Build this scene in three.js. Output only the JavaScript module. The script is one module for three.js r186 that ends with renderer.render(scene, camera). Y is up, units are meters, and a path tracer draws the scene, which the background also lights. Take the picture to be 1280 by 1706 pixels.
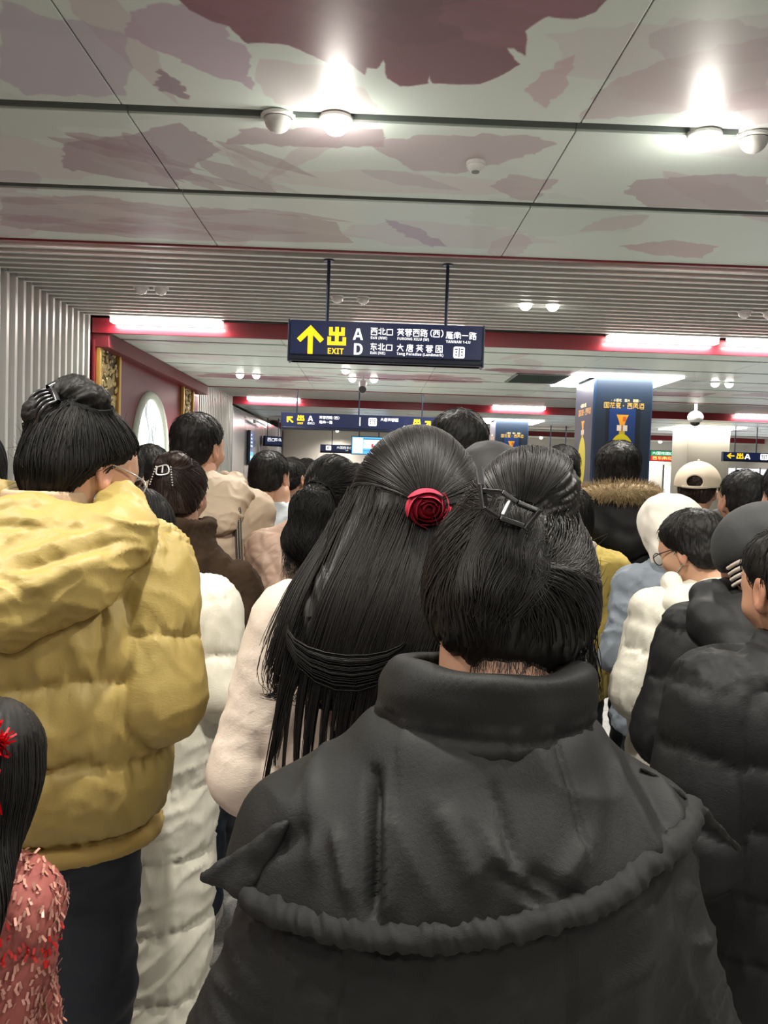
import * as THREE from 'three';
import { RectAreaLightUniformsLib } from 'three/addons/lights/RectAreaLightUniformsLib.js';
import { RoundedBoxGeometry } from 'three/addons/geometries/RoundedBoxGeometry.js';
import { mergeGeometries, mergeVertices } from 'three/addons/utils/BufferGeometryUtils.js';
import { createNoise3D } from 'simplex-noise';

// ---------------------------------------------------------------- camera, exposure
const scene = new THREE.Scene();
scene.background = new THREE.Color(0x000000);
const camera = new THREE.PerspectiveCamera(64.57, 1280 / 1706, 0.05, 120);
camera.position.set(0, 1.52, 0);
camera.rotation.order = 'YXZ';
camera.rotation.set(-0.0461, -0.01635, 0.03316);
const renderer = new THREE.WebGLRenderer({ antialias: true });
renderer.toneMapping = THREE.LinearToneMapping;
renderer.toneMappingExposure = 1.0;
renderer.shadowMap.enabled = true;
RectAreaLightUniformsLib.init();

// light levels of the station's lamps (used in the lamp builders)
const WARM = new THREE.Color(1.0, 0.95, 0.86), COOL = new THREE.Color(0.93, 0.97, 1.0);
const LEVEL = { spot: 20, glowSpot: 14, strip: 62, glowStrip: 15, tray: 17, glowTray: 9, sign: 0.9, screen: 2.2 };

// ---------------------------------------------------------------- helpers
function rng(seed) { let s = seed >>> 0; return () => { s = (s + 0x6d2b79f5) | 0; let t = Math.imul(s ^ (s >>> 15), 1 | s); t = (t + Math.imul(t ^ (t >>> 7), 61 | t)) ^ t; return ((t ^ (t >>> 14)) >>> 0) / 4294967296; }; }
const noise = createNoise3D(rng(77));
const V = (x, y, z) => new THREE.Vector3(x, y, z);
const clamp = (x, a = 0, b = 1) => Math.min(b, Math.max(a, x));
const smooth = (a, b, x) => { const t = clamp((x - a) / (b - a)); return t * t * (3 - 2 * t); };
const lerp = (a, b, t) => a + (b - a) * t;
const taken = new Map();
function numbered(name) { const n = taken.get(name) ?? 0; taken.set(name, n + 1); return n ? name + '_' + String(n).padStart(3, '0') : name; }
function shade(o) { o.castShadow = true; o.receiveShadow = true; return o; }
function mesh(name, geometry, material, parent) { const o = shade(new THREE.Mesh(geometry, material)); o.name = name; parent.add(o); return o; }
function tag(o, label, category, group) { o.userData.label = label; o.userData.category = category; if (group) o.userData.group = group; return o; }
function thing(name, label, category, [x, y, z] = [0, 0, 0], turn = 0, group) {
  const o = new THREE.Group(); o.name = numbered(name); scene.add(o);
  o.position.set(x, y, z); o.rotation.y = turn;
  return tag(o, label, category, group);
}
function structure(name, label) { const o = new THREE.Group(); o.name = name; o.userData.kind = 'structure'; if (label) o.userData.label = label; o.userData.category = name.split('_')[0]; scene.add(o); return o; }
const box = (w, h, d, x = 0, y = 0, z = 0) => new THREE.BoxGeometry(w, h, d).translate(x, y, z);
const rbox = (w, h, d, r, x = 0, y = 0, z = 0) => new RoundedBoxGeometry(w, h, d, 2, r).translate(x, y, z);
const cyl = (r, h, x = 0, y = 0, z = 0, n = 16, r2 = r) => new THREE.CylinderGeometry(r2, r, h, n).translate(x, y, z);
function join(list) { return mergeGeometries(list.map((g) => { const q = g.index ? g.toNonIndexed() : g; for (const k of Object.keys(q.attributes)) if (!['position', 'normal', 'uv'].includes(k)) q.deleteAttribute(k); if (!q.attributes.uv) q.setAttribute('uv', new THREE.BufferAttribute(new Float32Array(q.attributes.position.count * 2), 2)); return q; })); }
function tube(points, r, seg = 24, sides = 8, closed = false) { return new THREE.TubeGeometry(new THREE.CatmullRomCurve3(points.map((p) => p.isVector3 ? p : V(...p)), closed), seg, r, sides, closed); }
function canvasTexture(w, h, draw, srgb = true) {
  const c = document.createElement('canvas'); c.width = w; c.height = h; const g = c.getContext('2d'); draw(g, w, h);
  const t = new THREE.CanvasTexture(c); if (srgb) t.colorSpace = THREE.SRGBColorSpace; t.wrapS = t.wrapT = THREE.RepeatWrapping; return t;
}
function noiseTexture(n, f, seed, lo = 0, hi = 255) {          // tileable grey noise
  const d = new Uint8Array(n * n * 4), r = rng(seed), grids = f.map(([k, a]) => ({ k, a, v: Float32Array.from({ length: k * k }, r) }));
  const total = f.reduce((s, q) => s + q[1], 0);
  for (let y = 0; y < n; y++) for (let x = 0; x < n; x++) {
    let s = 0;
    for (const { k, a, v } of grids) { const gx = x / n * k, gy = y / n * k, ix = gx | 0, iy = gy | 0, fx = gx - ix, fy = gy - iy, u = fx * fx * (3 - 2 * fx), w = fy * fy * (3 - 2 * fy), X = (ix + 1) % k, Y = (iy + 1) % k; s += a * lerp(lerp(v[iy * k + ix], v[iy * k + X], u), lerp(v[Y * k + ix], v[Y * k + X], u), w); }
    const q = lo + (hi - lo) * s / total, i = (y * n + x) * 4; d[i] = d[i + 1] = d[i + 2] = q; d[i + 3] = 255;
  }
  const t = new THREE.DataTexture(d, n, n); t.magFilter = THREE.LinearFilter; t.wrapS = t.wrapT = THREE.RepeatWrapping; t.needsUpdate = true; return t;
}
const std = (color, roughness = 0.6, extra = {}) => new THREE.MeshStandardMaterial({ color: Array.isArray(color) ? new THREE.Color().setRGB(...color) : color, roughness, ...extra });
const phys = (color, roughness = 0.6, extra = {}) => new THREE.MeshPhysicalMaterial({ color: Array.isArray(color) ? new THREE.Color().setRGB(...color) : color, roughness, ...extra });
const glow = (color, level) => new THREE.MeshStandardMaterial({ color: 0x222222, emissive: color, emissiveIntensity: level, roughness: 0.5 });
function areaLight(color, level, w, h, pos, towards) { const l = new THREE.RectAreaLight(color, level, w, h); l.position.set(...pos); l.lookAt(...towards); scene.add(l); return l; }

// ---------------------------------------------------------------- the hall: sizes
// The hall runs along -z in bays of 11 m: a printed panel ceiling (6.6 m), then a ceiling of slats (4.4 m) that ends at a red fascia.
const CEIL = 3.3, SLAT = 3.47, LEFT = -3.8, RIGHT = 16, BACK = -34.6, NEAR = 7.5, BAY = 11;
const paintNoise = noiseTexture(256, [[8, 1], [64, 0.6], [256, 0.5]], 5);
const M = {
  slat: std([0.58, 0.59, 0.56], 0.38, { metalness: 0.15 }), groove: std([0.2, 0.235, 0.22], 0.6),
  red: phys([0.22, 0.01, 0.02], 0.32, { clearcoat: 0.4, clearcoatRoughness: 0.25 }), redDark: std([0.13, 0.008, 0.014], 0.5), cream: std([0.62, 0.58, 0.52], 0.55), concrete: std([0.33, 0.325, 0.305], 0.8),
  white: std([0.72, 0.72, 0.7], 0.45), gold: std([0.55, 0.36, 0.1], 0.34, { metalness: 0.85 }), steel: std([0.45, 0.46, 0.48], 0.3, { metalness: 0.9 }), navy: std([0.012, 0.018, 0.045], 0.35), blackMetal: std([0.02, 0.022, 0.028], 0.4),
  lavender: phys([0.45, 0.44, 0.47], 0.22, { metalness: 0.4 }), brownDoor: std([0.035, 0.016, 0.014], 0.5), rod: std([0.035, 0.05, 0.09], 0.3, { metalness: 0.6 }),
};

// ---------------------------------------------------------------- printed ceiling panels
const PRINT = { W: 2048, H: 720, x0: LEFT, x1: LEFT + 10.4, z1: 6.6 };      // one repeat of the print: 10.4 m by 6.6 m
function peonyPrint(g, W, H, seed, traced) {
  const px = (x) => (x - PRINT.x0) / (PRINT.x1 - PRINT.x0) * W, pz = (z) => z / PRINT.z1 * H, r = rng(seed);
  g.fillStyle = '#d0dcd5'; g.fillRect(0, 0, W, H);
  const wash = (x, z, rx, rz, col, a) => { g.globalAlpha = a; g.fillStyle = col; g.beginPath(); const n = 60, p = r() * 9; for (let k = 0; k <= n; k++) { const t = k / n * Math.PI * 2, q = 1 + 0.22 * noise(Math.cos(t) * 1.3 + p, Math.sin(t) * 1.3, seed) + 0.1 * noise(Math.cos(t) * 5 + p, Math.sin(t) * 5, seed); g.lineTo(px(x + Math.cos(t) * rx * q), pz(z + Math.sin(t) * rz * q)); } g.fill(); };
  const poly = (pts, col, a, rough = 0.035) => { g.globalAlpha = a; g.fillStyle = col; g.beginPath(); pts.forEach((A, i) => { const B = pts[(i + 1) % pts.length]; for (let k = 0; k < 12; k++) { const t = k / 12, x = lerp(A[0], B[0], t), z = lerp(A[1], B[1], t), w = Math.sin(Math.PI * t), n = noise(x * 5, z * 5, seed) + 0.6 * noise(x * 16, z * 16, seed) + 0.4 * noise(x * 45, z * 45, seed); g.lineTo(px(x + rough * w * n), pz(z + rough * w * noise(z * 9, x * 9, seed))); } }); g.closePath(); g.fill(); };
  const leaf = (x, z, len, wid, ang, col, a) => { g.globalAlpha = a; g.fillStyle = col; g.beginPath(); const c = Math.cos(ang), s = Math.sin(ang); for (let k = 0; k <= 40; k++) { const t = k / 40, side = t < 0.5 ? 1 : -1, u = t < 0.5 ? t * 2 : 2 - t * 2, w = wid * Math.sin(Math.PI * Math.pow(u, 0.8)) * side * (1 + 0.25 * noise(u * 6, side * 3, ang * 4 + seed)), l = len * (u - 0.5); g.lineTo(px(x + l * c - w * s), pz(z + l * s + w * c)); } g.fill(); };
  for (let k = 0; k < 26; k++) wash(LEFT + r() * 10.4, r() * 6.6, 0.3 + r() * 0.8, 0.15 + r() * 0.35, ['#c3b0ba', '#c4b8c0', '#b6c6be', '#caafb7'][k % 4], 0.32);
  for (let k = 0; k < 34; k++) leaf(LEFT + r() * 10.4, 0.4 + r() * 6, 0.5 + r() * 0.9, 0.06 + r() * 0.16, r() * 3, ['#b4949f', '#bb9faa', '#a8949d', '#b995a2'][k % 4], 0.34);
  if (!traced) {
    for (let b = 0; b < 4; b++) {                                            // blossoms: scalloped petals around a heart
      const bx = LEFT + 1.6 + b * 2.6 + r() * 0.6, bz = 1.2 + r() * 4;
      for (let k = 0; k < 30; k++) { const t = r() * 6.3, q = 0.2 + r() * 0.75; wash(bx + Math.cos(t) * q * 1.3, bz + Math.sin(t) * q * 0.6, 0.34, 0.17, ['#8d5a6a', '#9a6f7d', '#7d4658', '#a78391'][k % 4], 0.6); }
    }
    return;
  }
  const T = traced;
  poly(T.lilac, '#a793ab', 0.5); poly(T.lav, '#ab93a8', 0.72); poly(T.r1, '#b9929c', 0.55); poly(T.r2, '#b59ba3', 0.5);
  poly(T.a, '#96808a', 0.68); poly(T.b, '#9b838c', 0.68); poly(T.c, '#ab919a', 0.62); poly(T.d, '#a98f98', 0.55); poly(T.e, '#a88d96', 0.6); poly(T.f, '#9a8189', 0.55); poly(T.g, '#a38ca4', 0.75); poly(T.h, '#b08c95', 0.6);
  for (let k = 0; k < 16; k++) leaf(-1.5 + r() * 0.9, 4.6 + r() * 0.6, 0.4 + r() * 0.5, 0.05 + r() * 0.06, 0.5 + r() * 0.8, k % 3 ? '#8d6d78' : '#b7a9ab', 0.4);
  for (let k = 0; k < 22; k++) leaf(-2.6 + r() * 2.2, 5.6 + r() * 0.7, 0.5 + r() * 0.6, 0.04 + r() * 0.08, -0.2 + r() * 0.7, k % 3 ? '#96737e' : '#bfb6b4', 0.42);
  poly(T.leaf, '#86707b', 0.85);
  poly([...T.flower, [1.05, 2.6], [0.9, 1.9], [0.3, 1.5], [-0.4, 1.6], [-0.95, 2.2], [-1.0, 2.8]], '#6d2f3f', 1, 0.006);
  g.save(); g.beginPath(); [...T.flower, [1.05, 2.6], [0.9, 1.9], [0.3, 1.5], [-0.4, 1.6], [-0.95, 2.2], [-1.0, 2.8]].forEach(([x, z]) => g.lineTo(px(x), pz(z))); g.clip();
  for (let k = 0; k < 60; k++) { const t = r() * 6.3, q = 0.15 + r() * 0.85; wash(Math.cos(t) * q, 2.6 + Math.sin(t) * q * 0.95, 0.3, 0.22, ['#7d3a4c', '#5a2433', '#8a4759', '#662a3a'][k % 4], 0.4); }
  g.restore(); g.globalAlpha = 1;
}
const TRACED = {
  flower: [[-0.79,3.19],[-0.77,3.25],[-0.70,3.32],[-0.63,3.36],[-0.60,3.43],[-0.58,3.48],[-0.51,3.47],[-0.41,3.48],[-0.31,3.56],[-0.25,3.62],[-0.23,3.75],[-0.17,3.74],[-0.19,3.56],[-0.14,3.63],[-0.09,3.71],[-0.08,3.64],[-0.04,3.65],[-0.02,3.60],[-0.01,3.56],[0.01,3.73],[0.07,3.80],[0.13,3.79],[0.20,3.76],[0.20,3.69],[0.22,3.76],[0.32,3.76],[0.43,3.75],[0.50,3.68],[0.58,3.56],[0.54,3.50],[0.50,3.43],[0.53,3.43],[0.59,3.49],[0.57,3.36],[0.55,3.30],[0.60,3.21],[0.62,3.19],[0.65,3.20],[0.73,3.20],[0.79,3.15],[0.81,3.07]],
  lav: [[-1.01,3.28],[-0.79,3.21],[-0.64,3.36],[-0.59,3.50],[-0.59,3.67],[-0.62,3.90],[-0.84,3.72],[-1.08,3.46]], leaf: [[-0.99,3.73],[-0.96,3.81],[-0.93,3.89],[-0.94,4.02],[-1.07,3.94],[-1.06,3.85],[-1.01,3.79]],
  lilac: [[-1.49,3.24],[-1.07,3.46],[-1.24,4.01],[-1.74,4.05],[-1.79,3.88]], r1: [[0.64,3.79],[0.68,3.62],[0.79,3.46],[0.82,3.77],[0.78,3.96]], r2: [[0.97,4.07],[0.98,3.76],[1.16,3.48],[1.51,3.26],[1.81,3.87],[1.33,3.97]],
  a: [[-1.78,4.63],[-1.68,4.58],[-1.35,4.47],[-1.05,4.29],[-0.90,4.63],[-1.07,4.82],[-1.33,5.30],[-1.55,5.16],[-1.75,5.08],[-1.92,5.00]], b: [[-0.86,4.54],[-0.75,4.34],[-0.37,4.28],[0.00,4.27],[0.01,4.50],[-0.45,4.54]],
  c: [[-0.09,4.47],[0.19,4.32],[0.75,4.27],[0.93,4.37],[0.69,4.64],[0.44,4.85],[0.19,4.83]], d: [[0.66,5.02],[0.75,4.82],[1.05,4.88],[0.98,5.26],[0.82,5.22]], e: [[1.49,5.04],[1.50,4.83],[1.93,4.69],[2.22,4.71],[2.49,5.26],[1.72,5.29]],
  f: [[-2.57,5.61],[-1.92,5.48],[-1.37,5.65],[-0.88,5.66],[-0.31,5.85],[-0.20,6.36],[-1.56,6.46],[-2.55,6.35],[-2.86,6.24]], g: [[0.03,5.74],[0.29,5.92],[0.52,6.35],[0.41,6.39],[0.12,6.01]], h: [[1.80,6.17],[2.14,5.97],[2.53,6.08],[2.54,6.41],[2.14,6.38]],
};
const printNear = canvasTexture(PRINT.W, PRINT.H, (g, w, h) => peonyPrint(g, w, h, 11, TRACED));
const printFar = canvasTexture(1536, 768, (g, w, h) => peonyPrint(g, w, h, 31));
const panelNear = phys(0xffffff, 0.42, { map: printNear, clearcoat: 0.25, clearcoatRoughness: 0.35 });
const panelFar = phys(0xffffff, 0.42, { map: printFar, clearcoat: 0.25, clearcoatRoughness: 0.35 });
const ceiling = structure('ceiling', 'printed peony panels and white slat bays of the station ceiling');
mesh('roof_slab', box(RIGHT - LEFT + 1.6, 0.2, NEAR - BACK + 0.8, (RIGHT + LEFT) / 2, 3.86, (NEAR + BACK) / 2), M.concrete, ceiling);
const JOINTS = [LEFT]; for (let x = -1.294; x < RIGHT; x += 2.277) JOINTS.push(x); JOINTS.push(RIGHT);
const HOLES = [];                                                            // column shafts: panels there are cut short
function panelGeometry(x0, x1, z0, z1) {                                     // z0, z1: metres into the bay
  const g = rbox(x1 - x0, 0.05, z1 - z0, 0.004), p = g.attributes.position, uv = new Float32Array(p.count * 2);
  for (let i = 0; i < p.count; i++) { const x = p.getX(i) + (x0 + x1) / 2, z = -p.getZ(i) + (z0 + z1) / 2; uv[2 * i] = (x - PRINT.x0) / (PRINT.x1 - PRINT.x0); uv[2 * i + 1] = 1 - z / PRINT.z1; }
  g.setAttribute('uv', new THREE.BufferAttribute(uv, 2)); return g;
}
for (let b = 0; b < 4; b++) {
  const near = b === 0, zb = -BAY * b, len = b === 3 ? 1.6 : 6.58;
  const cuts = [0, 0.58, 1.77, 2.96, 4.15, 5.34, 6.58].filter((c) => c <= len || c === 0); if (b === 3) cuts.push(1.6);
  for (let r = 0; r + 1 < cuts.length; r++) for (let c = 0; c + 1 < JOINTS.length; c++) {
    const z0 = cuts[r] + (r ? 0.055 : 0.005), z1 = cuts[r + 1] - (r + 2 === cuts.length ? 0.0 : 0.045), x0 = JOINTS[c] + 0.003, x1 = JOINTS[c + 1] - 0.003;
    const o = mesh('panel', panelGeometry(x0, x1, z0, z1), near ? panelNear : panelFar, ceiling);
    o.position.set((x0 + x1) / 2, CEIL + 0.025, zb - (z0 + z1) / 2);
    if (r) mesh('panel_lip', box(x1 - x0, 0.035, 0.004), M.groove, ceiling).position.set((x0 + x1) / 2, CEIL + 0.03, zb - z0 + 0.004);
  }
}
// slat bays: slat_bays[k] = [near edge, far edge]
const SLAT_BAYS = [[4.42, 0], [-6.58, -11], [-17.58, -22], [-28.58, -33]];
const ceilingSlat = rbox(RIGHT - LEFT, 0.15, 0.055, 0.006), wallSlat = rbox(0.18, SLAT + 0.1, 0.06, 0.006);
const wallLeft = structure('wall_left', 'left wall of white slats and glossy red panels');
mesh('wall_core', box(0.3, 3.9, NEAR - BACK + 0.6, LEFT - 0.6, 1.95, (NEAR + BACK) / 2), M.concrete, wallLeft);
for (const [z0, z1] of SLAT_BAYS) {
  for (let z = z0 - 0.32; z > z1 + 0.26; z -= 0.2) mesh('slat', ceilingSlat, M.slat, ceiling).position.set((RIGHT + LEFT) / 2, SLAT + 0.075, z);
  if (z1 > -30) {
    for (const y of [0.5, 2.9]) mesh('rail', box(0.27, 0.06, z0 - z1 - 0.04, LEFT - 0.318, y, (z0 + z1) / 2), M.slat, wallLeft);
    for (let z = z0 - 0.12; z > z1 + 0.05; z -= 0.2) mesh('slat', wallSlat, M.slat, wallLeft).position.set(LEFT - 0.095, SLAT / 2 + 0.05, z);
  }
}
for (const z of [0, -11, -22, -33]) {                                        // the two red fascias of each slat bay
  const f = mesh('fascia_board', rbox(RIGHT - LEFT, 0.2, 0.05, 0.005), M.red, ceiling); f.position.set((RIGHT + LEFT) / 2, CEIL + 0.085, z + 0.0);
  const e = mesh('edge_trim', rbox(RIGHT - LEFT, 0.2, 0.05, 0.005), M.red, ceiling); e.position.set((RIGHT + LEFT) / 2, CEIL + 0.085, z + 4.42 - 0.025 - 0.004);
}

// red wall panels with round window and gilded reliefs between the slat walls
for (const [z0, z1] of [[0, -6.58], [-11, -17.58]]) {
  mesh('red_panel', rbox(0.5, 3.12, z0 - z1 - 0.06, 0.01, LEFT - 0.23, 1.56, (z0 + z1) / 2), M.red, wallLeft);
  mesh('red_cornice', rbox(0.34, 0.2, z0 - z1 - 0.02, 0.01, LEFT + 0.05, 3.2, (z0 + z1) / 2), M.redDark, wallLeft);
}
const redPattern = canvasTexture(1024, 512, (g, w, h) => {
  g.fillStyle = '#5e0f1f'; g.fillRect(0, 0, w, h); const r = rng(4);
  for (let k = 0; k < 240; k++) { g.globalAlpha = 0.10 + r() * 0.2; g.fillStyle = k % 3 ? '#5a3440' : '#7a1a2e'; g.beginPath(); const x = r() * w, y = r() * h; g.ellipse(x, y, 20 + r() * 90, 4 + r() * 12, -0.3 + r() * 0.6, 0, 7); g.fill(); }
});
const redPrinted = phys(0xffffff, 0.45, { map: redPattern, clearcoat: 0.15, clearcoatRoughness: 0.25 });
{
  const g = new THREE.PlaneGeometry(6.3, 2.9); mesh('red_print', new THREE.BoxGeometry(0.01, 2.9, 6.3).translate(LEFT + 0.026, 1.6, -14.29), redPrinted, wallLeft);
}
mesh('end_lining', box(0.03, 3.2, 0.05, LEFT + 0.02, 1.6, -11.02), M.red, wallLeft);
// far left wall: brushed lavender panels, door and ceiling beyond
for (let k = 0; k < 6; k++) mesh('metal_panel', rbox(0.46, 3.24, 2.06, 0.008, LEFT - 0.23, 1.62, -23.06 - k * 2.1), M.lavender, wallLeft);
mesh('end_return', box(0.46, 3.9, 0.3, LEFT - 0.23, 1.95, BACK + 0.5), M.concrete, wallLeft);
// floor with square stone tiles
const floor = structure('floor', 'speckled grey stone floor tiles');
const speckle = noiseTexture(512, [[16, 0.6], [128, 1], [512, 1.6]], 9, 92, 215); speckle.colorSpace = THREE.SRGBColorSpace; speckle.repeat.set(1, 1);
const tileMat = std([0.86, 0.86, 0.82], 0.32, { map: speckle }), screed = std([0.3, 0.3, 0.28], 0.8);
mesh('screed', box(RIGHT - LEFT + 1.6, 0.2, NEAR - BACK + 0.8, (RIGHT + LEFT) / 2, -0.122, (NEAR + BACK) / 2), screed, floor);
const tile = rbox(0.796, 0.02, 0.796, 0.002), bigTile = rbox(3.196, 0.02, 3.196, 0.002);
for (let x = LEFT; x < RIGHT - 0.1; x += 3.2) for (let z = NEAR; z > BACK; z -= 3.2) {
  const close = x < 2 && z < 1.2 && z > -8;
  if (close) for (let i = 0; i < 4; i++) for (let j = 0; j < 4; j++) { const o = mesh('tile', tile, tileMat, floor); o.position.set(x + 0.4 + i * 0.8, -0.01, z - 0.4 - j * 0.8); o.rotation.y = ((i * 7 + j * 3) % 4) * Math.PI / 2; }
  else mesh('tile', bigTile, tileMat, floor).position.set(x + 1.6, -0.01, z - 1.6);
}
// remaining walls
const wallBack = structure('wall_back', 'plain warm grey end wall of the hall'); mesh('end_wall', box(RIGHT - LEFT + 1.6, 3.9, 0.3, (RIGHT + LEFT) / 2, 1.95, BACK - 0.15), M.cream, wallBack);
for (let x = LEFT; x < 8; x += 2.4) mesh('wall_panel', rbox(2.39, 3.4, 0.03, 0.006, x + 1.2, 1.7, BACK + 0.02), M.cream, wallBack);
const wallRight = structure('wall_right', 'right wall beyond the columns'); mesh('side_wall', box(0.3, 3.9, NEAR - BACK + 0.8, RIGHT + 0.15, 1.95, (NEAR + BACK) / 2), M.cream, wallRight);
const wallFront = structure('wall_front', 'wall behind the crowd'); mesh('rear_wall', box(RIGHT - LEFT + 1.6, 3.9, 0.3, (RIGHT + LEFT) / 2, 1.95, NEAR + 0.15), M.cream, wallFront);

// ---------------------------------------------------------------- things on the red wall
function roundWindow() {
  const t = thing('round_window', 'round illuminated art window with ink leaf picture in the red wall', 'window', [LEFT + 0.03, 1.72, -13.8], Math.PI / 2);
  mesh('frame', new THREE.TorusGeometry(1.0, 0.075, 12, 64), std([0.55, 0.6, 0.52], 0.4), t);
  const pic = canvasTexture(512, 512, (g, w, h) => {
    g.fillStyle = '#f4f6ee'; g.fillRect(0, 0, w, h); const r = rng(8);
    for (let k = 0; k < 34; k++) { g.globalAlpha = 0.35 + r() * 0.5; g.fillStyle = ['#5f6868', '#8d9794', '#3f474a', '#c9cdb4', '#9fc6bd'][k % 5]; const x = w * (0.25 + r() * 0.5), y = h * (0.08 + r() * 0.62), l = 26 + r() * 60, q = 8 + r() * 18, a = 0.9 + r() * 1.3; g.save(); g.translate(x, y); g.rotate(a); g.beginPath(); g.moveTo(-l, 0); g.quadraticCurveTo(0, -q * 1.6, l, 0); g.quadraticCurveTo(0, q, -l, 0); g.fill(); g.restore(); }
    g.globalAlpha = 0.8; g.strokeStyle = '#59605e'; g.lineWidth = 5; for (let k = 0; k < 5; k++) { g.beginPath(); g.moveTo(w * (0.3 + 0.1 * k), h); g.quadraticCurveTo(w * (0.25 + r() * 0.3), h * 0.6, w * (0.35 + r() * 0.3), h * 0.2); g.stroke(); }
  });
  const m = new THREE.MeshStandardMaterial({ color: 0x111111, emissive: 0xffffff, emissiveMap: pic, emissiveIntensity: 2.3, roughness: 0.2 });
  mesh('lit_picture', new THREE.CircleGeometry(0.95, 64), m, t).position.z = 0.01;
  areaLight(COOL, 1.6, 1.5, 1.5, [LEFT + 0.14, 1.72, -13.8], [0, 1.6, -13.8]);
}
roundWindow();
function relief(z, label, seed) {
  const t = thing('gilded_relief', label, 'relief', [LEFT + 0.03, 2.05, z], Math.PI / 2, 'gilded reliefs on the red wall');
  const r = rng(seed), w = 0.8, h = 2.2;
  for (const [a, b, x, y] of [[w + 0.12, 0.07, 0, h / 2], [w + 0.12, 0.07, 0, -h / 2], [0.07, h, w / 2 + 0.025, 0], [0.07, h, -w / 2 - 0.025, 0]]) mesh('frame_bar', rbox(a, b, 0.07, 0.015, x, y, 0.035), M.gold, t);
  mesh('backing', box(w, h, 0.02, 0, 0, 0.01), std([0.09, 0.065, 0.03], 0.5, { metalness: 0.5 }), t);
  const parts = [];
  for (let k = 0; k < 260; k++) { const g = new THREE.SphereGeometry(0.03 + r() * 0.03, 6, 4); g.scale(0.5 + r(), 0.5 + r(), 0.45); g.rotateZ(r() * 3); g.translate((r() - 0.5) * (w - 0.06), (r() - 0.5) * (h - 0.06), 0.026); parts.push(g); }
  const c = mesh('carving', join(parts), std([0.42, 0.33, 0.15], 0.3, { metalness: 0.8 }), t); c.userData.kind = 'stuff';
}
relief(-11.5, 'tall gilded carved relief in gold frame beside the white slats, before the round window', 21);
relief(-16.35, 'gilded carved relief in gold frame beyond the round window, by the far slats', 22);

// ---------------------------------------------------------------- lamps
const lampRing = join([new THREE.TorusGeometry(0.076, 0.011, 8, 28).rotateX(Math.PI / 2), cyl(0.074, 0.05, 0, 0.028, 0, 24)]);
const lampBulb = new THREE.SphereGeometry(0.07, 14, 5, 0, Math.PI * 2, Math.PI / 2, Math.PI / 2).scale(1, 0.95, 1), gimbal = join([new THREE.TorusGeometry(0.073, 0.006, 6, 24).rotateX(Math.PI / 2), box(0.012, 0.03, 0.012, 0.08, 0, 0), box(0.012, 0.03, 0.012, -0.08, 0, 0)]);
const bulbOn = glow(new THREE.Color(1, 0.97, 0.86), LEVEL.glowSpot), bulbOff = phys([0.6, 0.6, 0.58], 0.12, { clearcoat: 1 });
function spotLamp(x, y, z, lit, label, group, level = LEVEL.spot) {
  const t = thing('ceiling_spotlight', label, 'spotlight', [x, y, z], 0, group);
  mesh('housing', lampRing, M.white, t); mesh('gimbal', gimbal, M.white, t); const b = mesh('bulb', lampBulb, lit ? bulbOn : bulbOff, t); b.position.y = -0.012;
  if (lit) { const p = new THREE.SpotLight(WARM, level, 0, 1.32, 0.7, 2); p.position.set(x, y - 0.1, z); p.target.position.set(x, 0, z); p.castShadow = true; p.shadow.radius = 2.4; scene.add(p, p.target); if (z > -5) { const q = new THREE.PointLight(WARM, level * 0.035, 0, 2); q.position.set(x, y - 0.16, z); q.castShadow = true; q.shadow.radius = 2.4; scene.add(q); } }
}
const NG = 'spotlights in the dark groove of the near printed ceiling';
spotLamp(-0.528, CEIL - 0.012, -4.15, false, 'unlit round spotlight in the near ceiling groove, left of a burning one', NG);
spotLamp(-0.238, CEIL - 0.012, -4.15, true, 'burning spotlight in the near ceiling groove beside an unlit one, above the hanging exit sign', NG);
spotLamp(1.63, CEIL - 0.012, -4.165, true, 'burning spotlight in the near ceiling groove beyond the smoke detector', NG);
spotLamp(1.881, CEIL - 0.012, -4.165, false, 'unlit spotlight at the end of the near ceiling groove', NG);
const SG = 'unlit spotlights between the ceiling slats', LG = 'burning spotlights between the ceiling slats', PG = 'burning spotlights past the first red fascia';
for (const [x, z, lit, label] of [[1.653, -9.12, true, 'burning spotlight of a pair between the ceiling slats, nearer to the exit sign'], [1.958, -9.12, true, 'burning spotlight of a pair between the ceiling slats, farther from the exit sign'], [-2.594, -9.02, false, 'unlit spotlight between the ceiling slats, closest to the left slat wall'], [-2.376, -9.02, false, 'unlit spotlight between the ceiling slats, second from the left slat wall'],
  [-0.45, -9.12, false, 'unlit spotlight between the ceiling slats right beside a rod of the exit sign'], [-0.163, -9.12, false, 'unlit spotlight between the ceiling slats midway between the two rods of the exit sign'], [4.12, -9.12, false, 'unlit spotlight between the ceiling slats above the blue column, nearer to the burning pair'], [4.4, -9.12, false, 'unlit spotlight between the ceiling slats above the blue column, farther from the burning pair'],
  [-0.45, 2.0, true, 'burning spotlight in the slat bay over the people at the back'], [1.8, 2.0, true, 'burning spotlight in the slat bay over the people at the back']]) spotLamp(x, SLAT + 0.01, z, lit, label, lit ? LG : SG);
for (const [x, z, label] of [[-2.504, -15.15, 'small burning spotlight of a pair near the red wall, the one closer to that wall'], [-2.2, -15.15, 'small burning spotlight of a pair near the red wall, the one farther from it'], [-0.507, -13.96, 'small single burning spotlight just under the large exit sign'], [-0.42, -15.15, 'small burning spotlight on the exit-sign A side of the bullet camera'], [-0.02, -15.15, 'small burning spotlight on the exit-sign D side of the bullet camera'], [5.857, -13.96, 'small burning spotlight beyond the blue column, the one closer to it'], [6.1, -13.96, 'small burning spotlight beyond the blue column, the one farther from it']]) spotLamp(x, CEIL - 0.012, z, true, label, PG, 30);
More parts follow.
